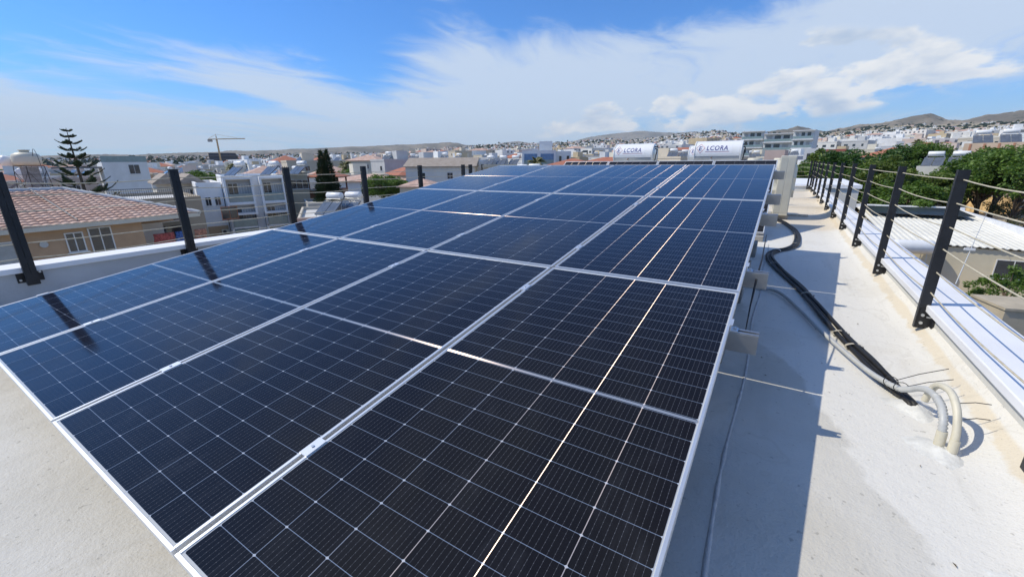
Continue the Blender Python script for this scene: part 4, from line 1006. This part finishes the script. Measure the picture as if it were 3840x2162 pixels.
# yard, tiled shelter
SOIL = land_material('bare_soil', (.40, .29, .17, 1), (.34, .25, .15, 1), (.22, .17, .10, 1), .15)
mb = MB(); vs = [(x, y, ZG + .03 + .12 * math.sin(x * .3) * math.cos(y * .23)) for y in np.arange(26, 130, 4) for x in np.arange(8, 90, 4)]; n = len(np.arange(8, 90, 4)); mrows = len(np.arange(26, 130, 4))
tag(mb.add(vs, [(j * n + i, j * n + i + 1, (j + 1) * n + i + 1, (j + 1) * n + i) for j in range(mrows - 1) for i in range(n - 1)], 0, True).build('yard_ground', SOIL), kind='structure')
P = dep(3590, 800, 62); r = empty('tiled_shelter', (P.x, P.y, ZG), R_(-15), 'low shelter with orange tiled roof and dark lettering under the trees', 'shelter')
MB().box(-5, 5, 0, .25, 0, 1.4).build('wall', wallm((.55, .50, .38)), r)
vs = []
for i in range(9):
    for k in range(81): vs.append((-5.2 + 10.4 * k / 80, -.5 + .42 * i, 1.45 + .26 * i + (.06 if k % 4 < 2 else 0)))
MB().add(vs, [(j * 81 + i, j * 81 + i + 1, (j + 1) * 81 + i + 1, (j + 1) * 81 + i) for j in range(8) for i in range(80)]).build('roof', tile_material('ochre_tiles', (.55, .33, .12), (.60, .42, .20)), r)
for x in (-4.8, 0, 4.8): MB().box(x - .06, x + .06, 2.8, 2.92, 0, 3.4).build('post', BARK, r)
text_mesh('SC', 1.1, BLACKM, lambda x, y, z: Vector((-.6 + x, -.2 + y * .85, 1.72 + y * .52 + z)), r, shear=0)
gt = MB(); [gt.box(k * .22, k * .22 + .05, 0, .03, 0, 1.5) for k in range(12)]; gt.box(0, 2.5, -.01, -.001, 1.3, 1.38); gt.box(0, 2.5, -.01, -.001, .2, .28)
P = dep(3715, 790, 66); o = gt.build('metal_gate', WHITE); o.location = (P.x, P.y, ZG + 1.6); o.rotation_euler = (R_(-25), 0, R_(10)); tag(o, 'white barred gate leaning by the tiled shelter', 'gate')
#@@PART4
# ------------------------------------------------------------------ vegetation
def leaf_material(name, c1, c2, sc=1.2):
    mt = bpy.data.materials.new(name); mt.use_nodes = True; g = NT(mt.node_tree); b = g.n['Principled BSDF']
    co = g.new('ShaderNodeTexCoord').outputs['Object']
    n = g.noise(co, sc, 3, .6); n2 = g.noise(co, sc * 9, 2, .6)
    f = g.m('ADD', g.m('MULTIPLY', n, .6), g.m('MULTIPLY', n2, .4))
    g.put(b.inputs['Base Color'], g.mix(g.sstep(f, .38, .62), c1, c2)); b.inputs['Roughness'].default_value = .55; b.inputs['Specular IOR Level'].default_value = .35
    tr = g.new('ShaderNodeBsdfTranslucent'); g.put(tr.inputs[0], (c2[0] * 1.3, c2[1] * 1.5, c2[2] * .8, 1)); mx = g.new('ShaderNodeMixShader'); mx.inputs[0].default_value = .22
    g.l.new(b.outputs[0], mx.inputs[1]); g.l.new(tr.outputs[0], mx.inputs[2]); g.l.new(mx.outputs[0], g.n['Material Output'].inputs[0]); return mt
LEAF = leaf_material('glossy_green_leaves', (.035, .075, .014, 1), (.15, .24, .045, 1))
LEAF2 = leaf_material('yellow_green_leaves', (.05, .085, .015, 1), (.17, .22, .045, 1))
LEAF3 = leaf_material('deep_green_leaves', (.022, .055, .014, 1), (.075, .15, .03, 1))
LEAFD = leaf_material('dark_conifer_needles', (.012, .028, .014, 1), (.035, .060, .028, 1))
LEAFO = leaf_material('olive_leaves', (.07, .085, .04, 1), (.17, .17, .09, 1))
PALM = leaf_material('palm_fronds', (.07, .09, .03, 1), (.20, .18, .08, 1))
def leaves(mb, c, rad, n, size, rs, flat=.6):
    for _ in range(n):
        while True:
            p = Vector((rs.uniform(-1, 1), rs.uniform(-1, 1), rs.uniform(-1, 1)))
            if p.length <= 1: break
        p = p * (.55 + .45 * p.length); q = Vector(c) + Vector((p.x * rad[0], p.y * rad[1], p.z * rad[2]))
        a = Vector((rs.gauss(0, 1), rs.gauss(0, 1), rs.gauss(0, flat))).normalized(); b_ = a.orthogonal().normalized(); b_ = (Matrix.Rotation(rs.uniform(0, 6.28), 3, a) @ b_)
        s = size * rs.uniform(.6, 1.3); a *= s; b_ *= s * .5
        i = len(mb.v); mb.v += [tuple(q - a), tuple(q - b_), tuple(q + a), tuple(q + b_)]; mb.f.append((i, i + 1, i + 2, i + 3)); mb.mi.append(0); mb.sm.append(False)
def broad_tree(name, h, R, nclump, nleaf, size, mt, seed, low=.25):
    rs = random.Random(seed); r = empty(name)
    t = MB(); top = Vector((0, 0, h * .55)); t.tube([(0, 0, 0), (.1, .05, h * .2), (0, .1, h * .38), tuple(top)], [R * .075, R * .06, R * .05, R * .03], 8)
    cr = MB()
    for k in range(nclump):
        th = rs.uniform(0, 2 * PI); u = rs.uniform(-.75, 1); rr = math.sqrt(max(0, 1 - u * u)); f = rs.uniform(.62, 1.0)
        c = Vector((R * rr * math.cos(th) * f, R * rr * math.sin(th) * f, h * (low + 1) / 2 + u * h * (1 - low) / 2 * f * .95))
        cs = R * rs.uniform(.13, .34); leaves(cr, c, (cs, cs, cs * .7), nleaf, size, rs)
        if k % 4 == 0: t.tube([tuple(Vector((0, 0, h * .3)).lerp(top, rs.random())), tuple(top.lerp(c, .5)), tuple(c)], [R * .03, R * .02, R * .008], 5)
    t.build('trunk', BARK, r); cr.build('crown', mt, r); return r
def put(o, P, rz, s, label, cat, group=None, first=True, sz=None):
    c = o if first else copy_tree(o); c.location = P; c.rotation_euler = (0, 0, rz); c.scale = (s, s, sz or s); return tag(c, label, cat, group)
BT = [broad_tree('broadleaf_tree', 9.0, 3.6, 78, 150, .17, LEAF, 3, .22), broad_tree('broadleaf_tree', 9.0, 3.3, 74, 150, .17, LEAF2, 11, .2), broad_tree('broadleaf_tree', 9.0, 3.9, 80, 140, .18, LEAF3, 29, .25), broad_tree('broadleaf_tree', 9.0, 3.8, 70, 170, .17, LEAF, 37, .52), broad_tree('broadleaf_tree', 9.0, 3.6, 64, 170, .17, LEAF2, 43, .5)]
TW = [(3035, 588, 47, 1), (3110, 552, 52, 1.05), (3170, 566, 44, 1), (3250, 588, 50, 1.1), (3330, 576, 42, .95), (3400, 548, 62, 1.15), (3490, 545, 66, 1.1), (3500, 650, 40, .95), (3590, 628, 45, 1.0), (3660, 600, 50, 1.1), (3730, 580, 43, 1.0), (3800, 548, 46, 1.15), (3880, 560, 40, 1.1), (3230, 650, 36, .9), (3120, 640, 37, .9), (3420, 665, 37, .85), (3330, 660, 56, 1.0), (3010, 650, 56, 1.0)]
tl = ['farthest left of the green trees beyond the railing', 'tall leafy tree below the grey gable wall', 'leafy tree behind the third post of the right railing', 'bushy tree behind the middle of the right railing', 'dense tree just left of the small pale building', 'far tree behind the small pale building', 'far round tree right of the small pale building', 'lower tree hanging over the orange tiled shelter', 'leafy tree left of the nearest tall post', 'leafy tree behind the nearest tall post', 'broad tree right of the nearest tall post', 'tall tree before the peach block', 'tree cut off by the right edge of the picture', 'low tree over the far end of the ribbed roof', 'low tree beside the corner of the railing', 'low dark tree above the black roof panels', 'inner tree of the green row, half hidden', 'tree behind the cream outdoor unit']
SEEN = set()
for i, (px, py, D, s) in enumerate(TW):
    D0 = D; D = max(D, 62 / ray(px, py).y) + (i % 3) * 2.5 if px > 3060 else D; s *= D / D0
    T = dep(px, py, D); hgt = max(5.0, T.z - ZG); o = BT[3 + i % 2] if px > 3480 else BT[i % 3]; fr = i not in SEEN and o.name not in SEEN; SEEN.add(o.name)
    put(o, (T.x, T.y, ZG), i * 1.3, s, 'broadleaf tree, ' + tl[i], 'tree', 'green trees beyond the right parapet', first=fr, sz=hgt / 9.0)
    OCC.append((T.x, T.y, 4))
lt = broad_tree('lemon_tree', 4.2, 1.7, 60, 110, .085, LEAF, 41, .1); P = dep(3815, 1000, 24); put(lt, (P.x, P.y, P.z - 4.2), 0, 1, 'small leafy fruit tree above the stained wall at the right edge', 'tree')
ol = broad_tree('olive_tree', 5.0, 2.6, 40, 90, .10, LEAFO, 51, .3); P = dep(3800, 790, 50); put(ol, (P.x, P.y, ZG), 0, 1, 'greyish olive tree over bare soil at the right edge', 'tree')
P = dep(3880, 800, 40); put(ol, (P.x, P.y, ZG), 2, .8, 'nearer olive tree cut off at the right edge', 'tree', first=False)
bs = broad_tree('round_bush', 3.4, 2.6, 60, 110, .12, LEAF, 61, .0)
for k, (px, py, D, s, lab) in enumerate(((1430, 655, 62, 1.1, 'dark green bush in front of the cream houses, left one'), (1462, 660, 64, 1.15, 'dark green bush in front of the cream houses, right one'), (1300, 632, 95, 1.0, 'small green bush right of the conifers'), (1620, 612, 150, 1.3, 'round green tree beyond the brown pitched roof'), (3340, 770, 55, .9, 'low bush by the soil yard at right'), (745, 640, 85, 1.2, 'green bush behind the pitched grey roofs'))):
    P = dep(px, py, D); put(bs, (P.x, P.y, P.z - 3.4 * s), k, s, lab, 'bush', first=k == 0)
    tr = MB().cyl((P.x, P.y, ZG), (P.x, P.y, P.z - 3.3 * s), .12, n=5) if P.z - 3.4 * s > ZG + .5 else None
def norfolk(px, py, D):
    T = dep(px, py, D); H = T.z - ZG; r = empty('norfolk_pine', (T.x, T.y, ZG), 0, 'open tiered Norfolk pine standing against the sky at the left', 'tree')
    rs = random.Random(5); t = MB().tube([(0, 0, 0), (.05, .02, H * .4), (-.08, 0, H * .75), (0, 0, H)], [.24, .18, .10, .02], 8); cr = MB()
    tiers = 15; z = H - .3; k = 0; gap = .60
    while z > 3.5:
        f = (H - z) / H; L = min(.35 + f * 5.4, 3.3) * rs.uniform(.88, 1.08); nb = 6 if f > .2 else 5; a0 = rs.uniform(0, 6)
        for b in range(nb):
            dr = rs.uniform(-.12, .10)
            a = a0 + 2 * PI * b / nb + rs.uniform(-.12, .12); d = Vector((math.cos(a), math.sin(a), 0)); l = L * rs.uniform(.8, 1.1)
            pts = [Vector((0, 0, z)) + d * (l * q) + Vector((0, 0, l * (-.16 * math.sin(q * PI) + (.22 + dr) * q * q))) for q in (0, .25, .5, .75, 1)]
            t.tube(pts, [.05, .04, .03, .02, .01], 4)
            side = Vector((-d.y, d.x, 0))
            for q in np.linspace(.5 if l > 1.2 else .25, 1.0, int(5 + l * 6)):
                i = min(3, int(q * 4)); c = pts[i].lerp(pts[i + 1], q * 4 - i); w = .26 * l ** .4 * rs.uniform(.7, 1.25) * math.sin(min(1, (1.06 - q) * 2.4) * PI / 2)
                for s in (-1, 1):
                    e = c + side * (s * w) + d * (w * .6) + Vector((0, 0, w * .45)); n_ = d * .045
                    cr.add([c - n_, c + n_, e + n_ * .4 + Vector((0, 0, .05)), e - n_ * .4], [(0, 1, 2, 3)]); cr.add([c + Vector((0, 0, -.04)), c + Vector((0, 0, .06)), e + Vector((0, 0, .07)), e], [(0, 1, 2, 3)])
        z -= gap; gap = min(gap + .06, .95)
    t.build('trunk', BARK, r); cr.build('crown', LEAFD, r); OCC.append((T.x, T.y, 2))
norfolk(247, 480, 46)
def conifer(px, py, D, wpx, lab, seed):
    T = dep(px, py, D); H = T.z - ZG; R = 1.45 * wpx / FPX * D; r = empty('conifer', (T.x, T.y, ZG), 0, lab, 'tree', 'twin conifers'); rs = random.Random(seed); cr = MB()
    t = MB().tube([(0, 0, 0), (0, 0, H * .5), (0, 0, H)], [.25, .15, .02], 7)
    for k in range(5200):
        u = rs.random() ** .62; z = H - u * (H - 1.5); rr = R * min(1, .02 + u * 1.05) * (.35 + .65 * rs.random() ** .5) * (1 - .22 * (math.sin(z * 7) > .2)); a = rs.uniform(0, 2 * PI)
        p = Vector((rr * math.cos(a), rr * math.sin(a), z)); d = Vector((math.cos(a), math.sin(a), .75)).normalized() * rs.uniform(.22, .42); s = Vector((-math.sin(a), math.cos(a), 0)) * .06
        cr.add([p - s, p + s, p + d], [(0, 1, 2)]); cr.add([p - Vector((0, 0, .05)), p + Vector((0, 0, .05)), p + d], [(0, 1, 2)])
    t.build('trunk', BARK, r); cr.build('crown', LEAFD, r); OCC.append((T.x, T.y, 3))
conifer(1200, 562, 55, 42, 'left peak of the dense dark twin conifers', 1); conifer(1220, 560, 56, 44, 'right peak of the dense dark twin conifers', 2)
def palm(px, py, D, lab, first=[None]):
    T = dep(px, py, D); H = T.z - gz(T.x, T.y) - .4
    if first[0] is None:
        r = empty('palm_tree'); rs = random.Random(8); MB().tube([(0, 0, 0), (.1, 0, 4), (0, 0, 8)], [.28, .22, .2], 8).build('trunk', BARK, r); cr = MB()
        for k in range(46):
            a = rs.uniform(0, 2 * PI); el = rs.uniform(-.9, 1.2); d = Vector((math.cos(a), math.sin(a), 0)); P = Vector((0, 0, 8)); v = (d * math.cos(el) + Vector((0, 0, math.sin(el)))) * .3; side = Vector((-d.y, d.x, 0))
            for q in range(7):
                Q = P + v; w = .34 * math.sin((q + 1) / 8 * PI) + .03
                for s in (-1, 1): cr.add([P, Q, Q + side * s * w - Vector((0, 0, w * .5)) + v * .5, P + side * s * w - Vector((0, 0, w * .5)) + v * .5], [(0, 1, 2, 3)])
                P = Q; v = v + Vector((0, 0, -.045))
        cr.build('crown', PALM, r); first[0] = r; o = r
    else: o = copy_tree(first[0])
    s = H / 8.6; o.location = (T.x, T.y, gz(T.x, T.y) - .3); o.scale = (1.1, 1.1, s); tag(o, lab, 'palm', 'palms among the houses')
palm(2012, 582, 84, 'tall palm in front of the blue balcony block'); palm(1290, 598, 108, 'palm standing right of the conifers'); palm(862, 608, 150, 'small palm between the white wing and the crane, left one'); palm(905, 606, 155, 'small palm between the white wing and the crane, right one'); palm(3448, 520, 150, 'far palm above the trees at the right')

# ------------------------------------------------------------------ the town
COLS = [('white', WHITEW), ('cream', CREAM), ('off white', OFFW), ('sand coloured', SAND), ('grey', GREYW), ('pale grey', (.55, .56, .57)), ('ochre', (.50, .41, .27)), ('pale pink', (.56, .46, .39))]
def town_zone(px):
    return 'left of the conifers' if px < 1170 else 'between the conifers and the boiler tanks' if px < 2300 else 'behind the boiler tanks' if px < 2900 else 'above the trees on the right'
def project(P):
    v = Vector(P) - CAM; f = v.dot(FWD)
    return (1920 + FPX * v.dot(RIGHT) / f, 1081 - FPX * v.dot(UP) / f) if f > 1 else (-1e6, 0)
def body(mb, W, D, H, st, rs, M, hip, cw=0, cr_=1, cg=2, win_all=True):
    mb.box(0, W, 0, D, -3, H, cw, M)
    if hip:
        o = .4; h = min(W, D) * .22; i = min(W, D) / 2
        a, b = ((i, D / 2), (W - i, D / 2)) if W >= D else ((W / 2, i), (W / 2, D - i))
        vs = [(-o, -o, H), (W + o, -o, H), (W + o, D + o, H), (-o, D + o, H), (a[0], a[1], H + h), (b[0], b[1], H + h)]
        mb.add([M @ Vector(v) for v in vs], [(0, 1, 5, 4), (1, 2, 5), (2, 3, 4, 5), (3, 0, 4)] if W >= D else [(0, 1, 4), (1, 2, 5, 4), (2, 3, 5), (3, 0, 4, 5)], cr_)
    else:
        p = .45
        for b in ((-.1, W + .1, -.1, .15), (-.1, W + .1, D - .15, D + .1), (-.1, .15, .151, D - .151), (W - .15, W + .1, .151, D - .151)): mb.box(*b, H + .002, H + p, cw, M)
        mb.add([M @ Vector(v) for v in ((.1, .1, H + .03), (W - .1, .1, H + .03), (W - .1, D - .1, H + .03), (.1, D - .1, H + .03))], [(0, 1, 2, 3)], 3)
        if rs.random() < .55:
            x = rs.uniform(.1, .5) * W; y = rs.uniform(.3, .5) * D; mb.box(x, x + 3, y, y + 3, H + .031, H + 2.5, cw, M)
    for s in range(st):
        z = s * 3.05 + 1.0
        if rs.random() < .35 and W > 8:       # loggia
            x0 = rs.uniform(.1, .4) * W; x1 = x0 + W * .45; mb.box(x0, x1, -.06, -.01, z - .6, z + 1.6, cg, M); mb.box(x0 - .2, x1 + .2, -1.2, -.07, z - .85, z - .65, 3, M); mb.box(x0 - .2, x1 + .2, -1.25, -1.15, z - .64, z + .3, cw, M)
        for k in range(max(1, int(W / 3.1))):
            if rs.random() < .8:
                x = (k + .5) * W / max(1, int(W / 3.1)) - .6; mb.box(x, x + rs.choice((.9, 1.2, 1.7)), -.03, .0, z, z + 1.2, cg, M)
        for k in range(max(1, int(D / 3.3))):
            if rs.random() < .7:
                y = (k + .5) * D / max(1, int(D / 3.3)) - .6; mb.box(-.03, 0, y, y + 1.1, z, z + 1.2, cg, M); mb.box(W, W + .03, y, y + 1.1, z, z + 1.2, cg, M)
WPROTO = []
def fits(x, y, r, h):          # roofs stay a little below the skyline of the land behind them
    az = math.atan2(x - CAM.x, y - CAM.y); top = max(PF['near'](az), PF['left'](az) if az < R_(-35) else -1)
    return gz(x, y) + h < CAM.z + r * math.tan(top - R_(1.15 if az < R_(-45) else .7))
def town():
    rs = random.Random(21); cand = []
    rot = R_(-22); c_, s_ = math.cos(rot), math.sin(rot)
    for i in range(-50, 51):
        for j in range(-50, 51):
            gx, gy = i * 15.0 + rs.uniform(-1.8, 1.8), j * 14.0 + rs.uniform(-1.8, 1.8)
            if i % 5 == 0 and rs.random() < .8: continue
            x, y = gx * c_ - gy * s_, gx * s_ + gy * c_
            dx, dy = x - CAM.x, y - CAM.y; r = math.hypot(dx, dy); az = math.degrees(math.atan2(dx, dy))
            if r < 48 or r > 560 or az < -86 or az > 22: continue
            if az > -4 and r < 92: continue
            if rs.random() < .10: continue
            if any((x - a) ** 2 + (y - b) ** 2 < (rd + 5.5) ** 2 for a, b, rd in OCC): continue
            cand.append((r, x, y, az))
    cand.sort(); near = cand[:262]; rest = cand[262:]
    hcount = 0
    roofm = [TILE, TILER]
    for n_, (r, x, y, az) in enumerate(near):
        W, D = rs.uniform(9, 13.5), rs.uniform(8.5, 12.5); st = rs.choice((1, 2, 2, 2, 3, 3) if r < 110 else (2, 2, 3, 3, 4)); 
        st = min(st, 2 if r < 115 else 3 if r < 260 else 4)
        while st > 1 and not fits(x, y, r, st * 3.05 + .75): st -= 1
        H = st * 3.05 + .3; hip = rs.random() < .12; z = gz(x, y); cn, cc = rs.choice(COLS)
        rz = rot + rs.choice((0, 0, 0, PI / 2)) + rs.uniform(-.05, .05)
        px, py = project((x, y, z + H)); far = r > 150
        desc = f"{cn} {'tiled' if hip else 'flat roofed'} house of {['', 'one storey', 'two storeys', 'three storeys', 'four storeys'][st]}, {'farther' if far else 'nearer'}, {town_zone(px)}"
        e = empty('town_house', (x, y, z), rz, desc, 'house', desc.replace(' house', ' houses'))
        mb = MB(); M_ = Matrix.Translation((-W / 2, -D / 2, 0)); 
        if r < 140:
            mb.box(0, W, 0, D, -3, H, 0, M_)
            hh = body; rs2 = random.Random(n_); tmp = MB(); body(tmp, W, D, H, 0, rs2, M_, hip); tmp.build('wall', [wallm(cc), roofm[n_ % 2], GLASSD, SLAB], e)
            if not WPROTO:
                f = MB().box(-.6, .6, -.06, -.003, 0, 1.25).build('window', FRAMEW, e); MB().box(-.54, -.03, -.072, -.061, .06, 1.19).box(.03, .54, -.072, -.061, .06, 1.19).build('pane', GLASSD, f); WPROTO.append(f)
            for s in range(st):
                for face in (0, 1, 2):
                    L = W if face == 0 else D; nw = max(1, int(L / 3.4))
                    for k in range(nw):
                        if rs2.random() < .25: continue
                        q = (k + .5) * L / nw
                        loc, a = ((q - W / 2, -D / 2, s * 3.05 + 1.0), 0) if face == 0 else ((W / 2, q - D / 2, s * 3.05 + 1.0), PI / 2) if face == 1 else ((-W / 2, q - D / 2, s * 3.05 + 1.0), -PI / 2)
                        if not WPROTO[0].get('used'): w = WPROTO[0]; w['used'] = 1; w.parent = e; del w['used']; WPROTO.append(1)
                        else: w = WPROTO[0]
                        w = copy_tree(WPROTO[0], e) if len(WPROTO) > 2 else WPROTO[0]
                        WPROTO.append(1); w.location = loc; w.rotation_euler = (0, 0, a)
                if W > 8.5 and rs2.random() < .6 and s > 0: balcony(e, -W / 2 + .5, -W / 2 + W * .5, s * 3.05 + .1, 1.2, rs2.choice(('solid', 'bars')), .95, y=-D / 2, wallc=wallm(cc))
        else:
            body(mb, W, D, H, st, random.Random(n_), M_, hip); mb.build('wall', [wallm(cc), roofm[n_ % 2], GLASSD, SLAB], e)
        if not hip and hcount < 150 and r < 330:
            for k in range(rs.choice((1, 1, 2, 2))):
                lc = local(e, rs.uniform(-.3, .3) * W, rs.uniform(-.3, .25) * D, H + .03); hcount += 1
                z_ = town_zone(project(lc)[0]); heater(lc, f"white solar water heater on a {'farther' if far else 'nearer'} flat roof {z_}", R_(rs.uniform(-15, 25)), rs.uniform(.95, 1.15), f"solar water heaters on {'farther' if far else 'nearer'} roofs {z_}")
    # trees between the houses
    proto = broad_tree('town_tree', 6, 2.4, 34, 60, .22, LEAF, 71, .2)
    for k in range(85):
        r, x, y, az = near[min(len(near) - 1, int(len(near) * rs.random() ** .8))]; x += rs.choice((-7.5, 7.5)); y += rs.uniform(-7, 7); z_ = town_zone(project((x, y, -2))[0])
        put(proto, (x, y, gz(x, y)), rs.uniform(0, 6), rs.uniform(.7, 1.25), f'small green tree between the town houses {z_}', 'tree', f'small town trees {z_}', first=k == 0)
    # the town beyond: one mass
    mb = MB(); tr = MB()
    mats = [wallm(c) for _, c in COLS] + [TILE, TILER, paint('far_window', (.15, .16, .17), .5, .2), SLAB]
    def fbox(x, y, r):
        W, D = rs.uniform(8, 19), rs.uniform(8, 15); st = rs.choice((1, 2, 2, 3, 3, 4)); 
        if rs.random() < .03: st = rs.choice((5, 6)); W *= 1.3
        while st > 1 and not fits(x, y, r, st * 3.1 - 1.5): st -= 1
        H = st * 3.1; z = gz(x, y); M_ = Matrix.Translation((x, y, z)) @ Matrix.Rotation(rot + rs.choice((0, PI / 2, .4, -.5)) + rs.uniform(-.1, .1), 4, 'Z') @ Matrix.Translation((-W / 2, -D / 2, 0))
        ci = rs.choice((0, 0, 0, 1, 2, 2, 5, 3, 4, 6, 7)); mb.box(0, W, 0, D, -4, H, ci, M_, bottom=False)
        if rs.random() < .13:
            h = 1.8; vs = [(-.4, -.4, H + .01), (W + .4, -.4, H + .01), (W + .4, D + .4, H + .01), (-.4, D + .4, H + .01), (W * .3, D / 2, H + h), (W * .7, D / 2, H + h)]; mb.add([M_ @ Vector(v) for v in vs], [(0, 1, 5, 4), (1, 2, 5), (2, 3, 4, 5), (3, 0, 4)], rs.choice((8, 9)))
        else:
            if rs.random() < .5: q = rs.uniform(.1, .6) * W; mb.box(q, q + 3, D * .3, D * .3 + 3, H + .01, H + 2.4, ci, M_, bottom=False)
            if rs.random() < .6: q = rs.uniform(.1, .8) * W; mb.box(q, q + 1.6, D * .5, D * .5 + .6, H + .8, H + 1.6, 0, M_)
        for s in range(st):
            if r < 1300:
                for k in range(int(W / 3.5)):
                    if rs.random() < .7: q = (k + .3) * 3.5; mb.add([M_ @ Vector(v) for v in ((q, -.05, s * 3.1 + 1), (q + 1.5, -.05, s * 3.1 + 1), (q + 1.5, -.05, s * 3.1 + 2.4), (q, -.05, s * 3.1 + 2.4))], [(0, 1, 2, 3)], 10)
            else: mb.add([M_ @ Vector(v) for v in ((W * .1, -.05, s * 3.1 + .9), (W * .8, -.05, s * 3.1 + .9), (W * .8, -.05, s * 3.1 + 2.3), (W * .1, -.05, s * 3.1 + 2.3))], [(0, 1, 2, 3)], 10)
    for r, x, y, az in rest: fbox(x, y, r)
    n = 0; tries = 0
    while n < 8600 and tries < 90000:
        tries += 1
        az = R_(rs.uniform(-84, 21)); u = rs.random(); r = 545 * (3300 / 545) ** (u ** .85)
        x, y = CAM.x + r * math.sin(az), CAM.y + r * math.cos(az)
        dn = .5 + .5 * hsh(x * .8, y * .8, .5)
        if az > R_(-5) and r > 1300: dn *= .10 if r > 1700 else .6
        if az < R_(-60): dn *= .8
        if rs.random() > dn + (.12 if az < R_(-5) or r < 1700 else .0): continue
        fbox(x, y, r); n += 1
    o = mb.build('far_town', mats); tag(o, 'pale mass of far-off houses covering the plain and hillsides', 'town', kind='stuff')
    for k in range(3800):
        az = R_(rs.uniform(-84, 21)); r = 420 * (3600 / 420) ** rs.random(); x, y = CAM.x + r * math.sin(az), CAM.y + r * math.cos(az); z = gz(x, y); h = rs.uniform(4, 9); R = rs.uniform(2, 5) * (1 if r < 1500 else 1.6); N = 7; vs = []
        for i, (q, w) in enumerate(((0, .5), (.35, 1), (.7, .8), (1, .15))):
            for a in range(N): t = 2 * PI * a / N + i * .4; w_ = R * w * rs.uniform(.75, 1.2); vs.append((x + w_ * math.cos(t), y + w_ * math.sin(t), z + h * q * rs.uniform(.9, 1.1)))
        tr.add(vs, [(i * N + a, i * N + (a + 1) % N, (i + 1) * N + (a + 1) % N, (i + 1) * N + a) for i in range(3) for a in range(N)] + [tuple(range(3 * N, 4 * N))])
    tag(tr.build('far_trees', LEAFD), 'dark dots of far-off trees scattered through the town and hillsides', 'trees', kind='stuff')
town()

# ------------------------------------------------------------------ air
hm = bpy.data.materials.new('haze_air'); hm.use_nodes = True; hm.node_tree.nodes.clear(); g = NT(hm.node_tree)
pv = g.new('ShaderNodeVolumePrincipled'); pv.inputs['Color'].default_value = (.88, .96, 1.0, 1); pv.inputs['Density'].default_value = 5.5e-5; pv.inputs['Anisotropy'].default_value = 0
ou = g.new('ShaderNodeOutputMaterial'); g.l.new(pv.outputs[0], ou.inputs['Volume'])
hz = MB().box(-14600, 14600, -14700, 14500, -900, 850).build('haze', hm); tag(hz, kind='stuff'); hz['label'] = 'pale bluish air that fades the far hills'; hz['category'] = 'haze'
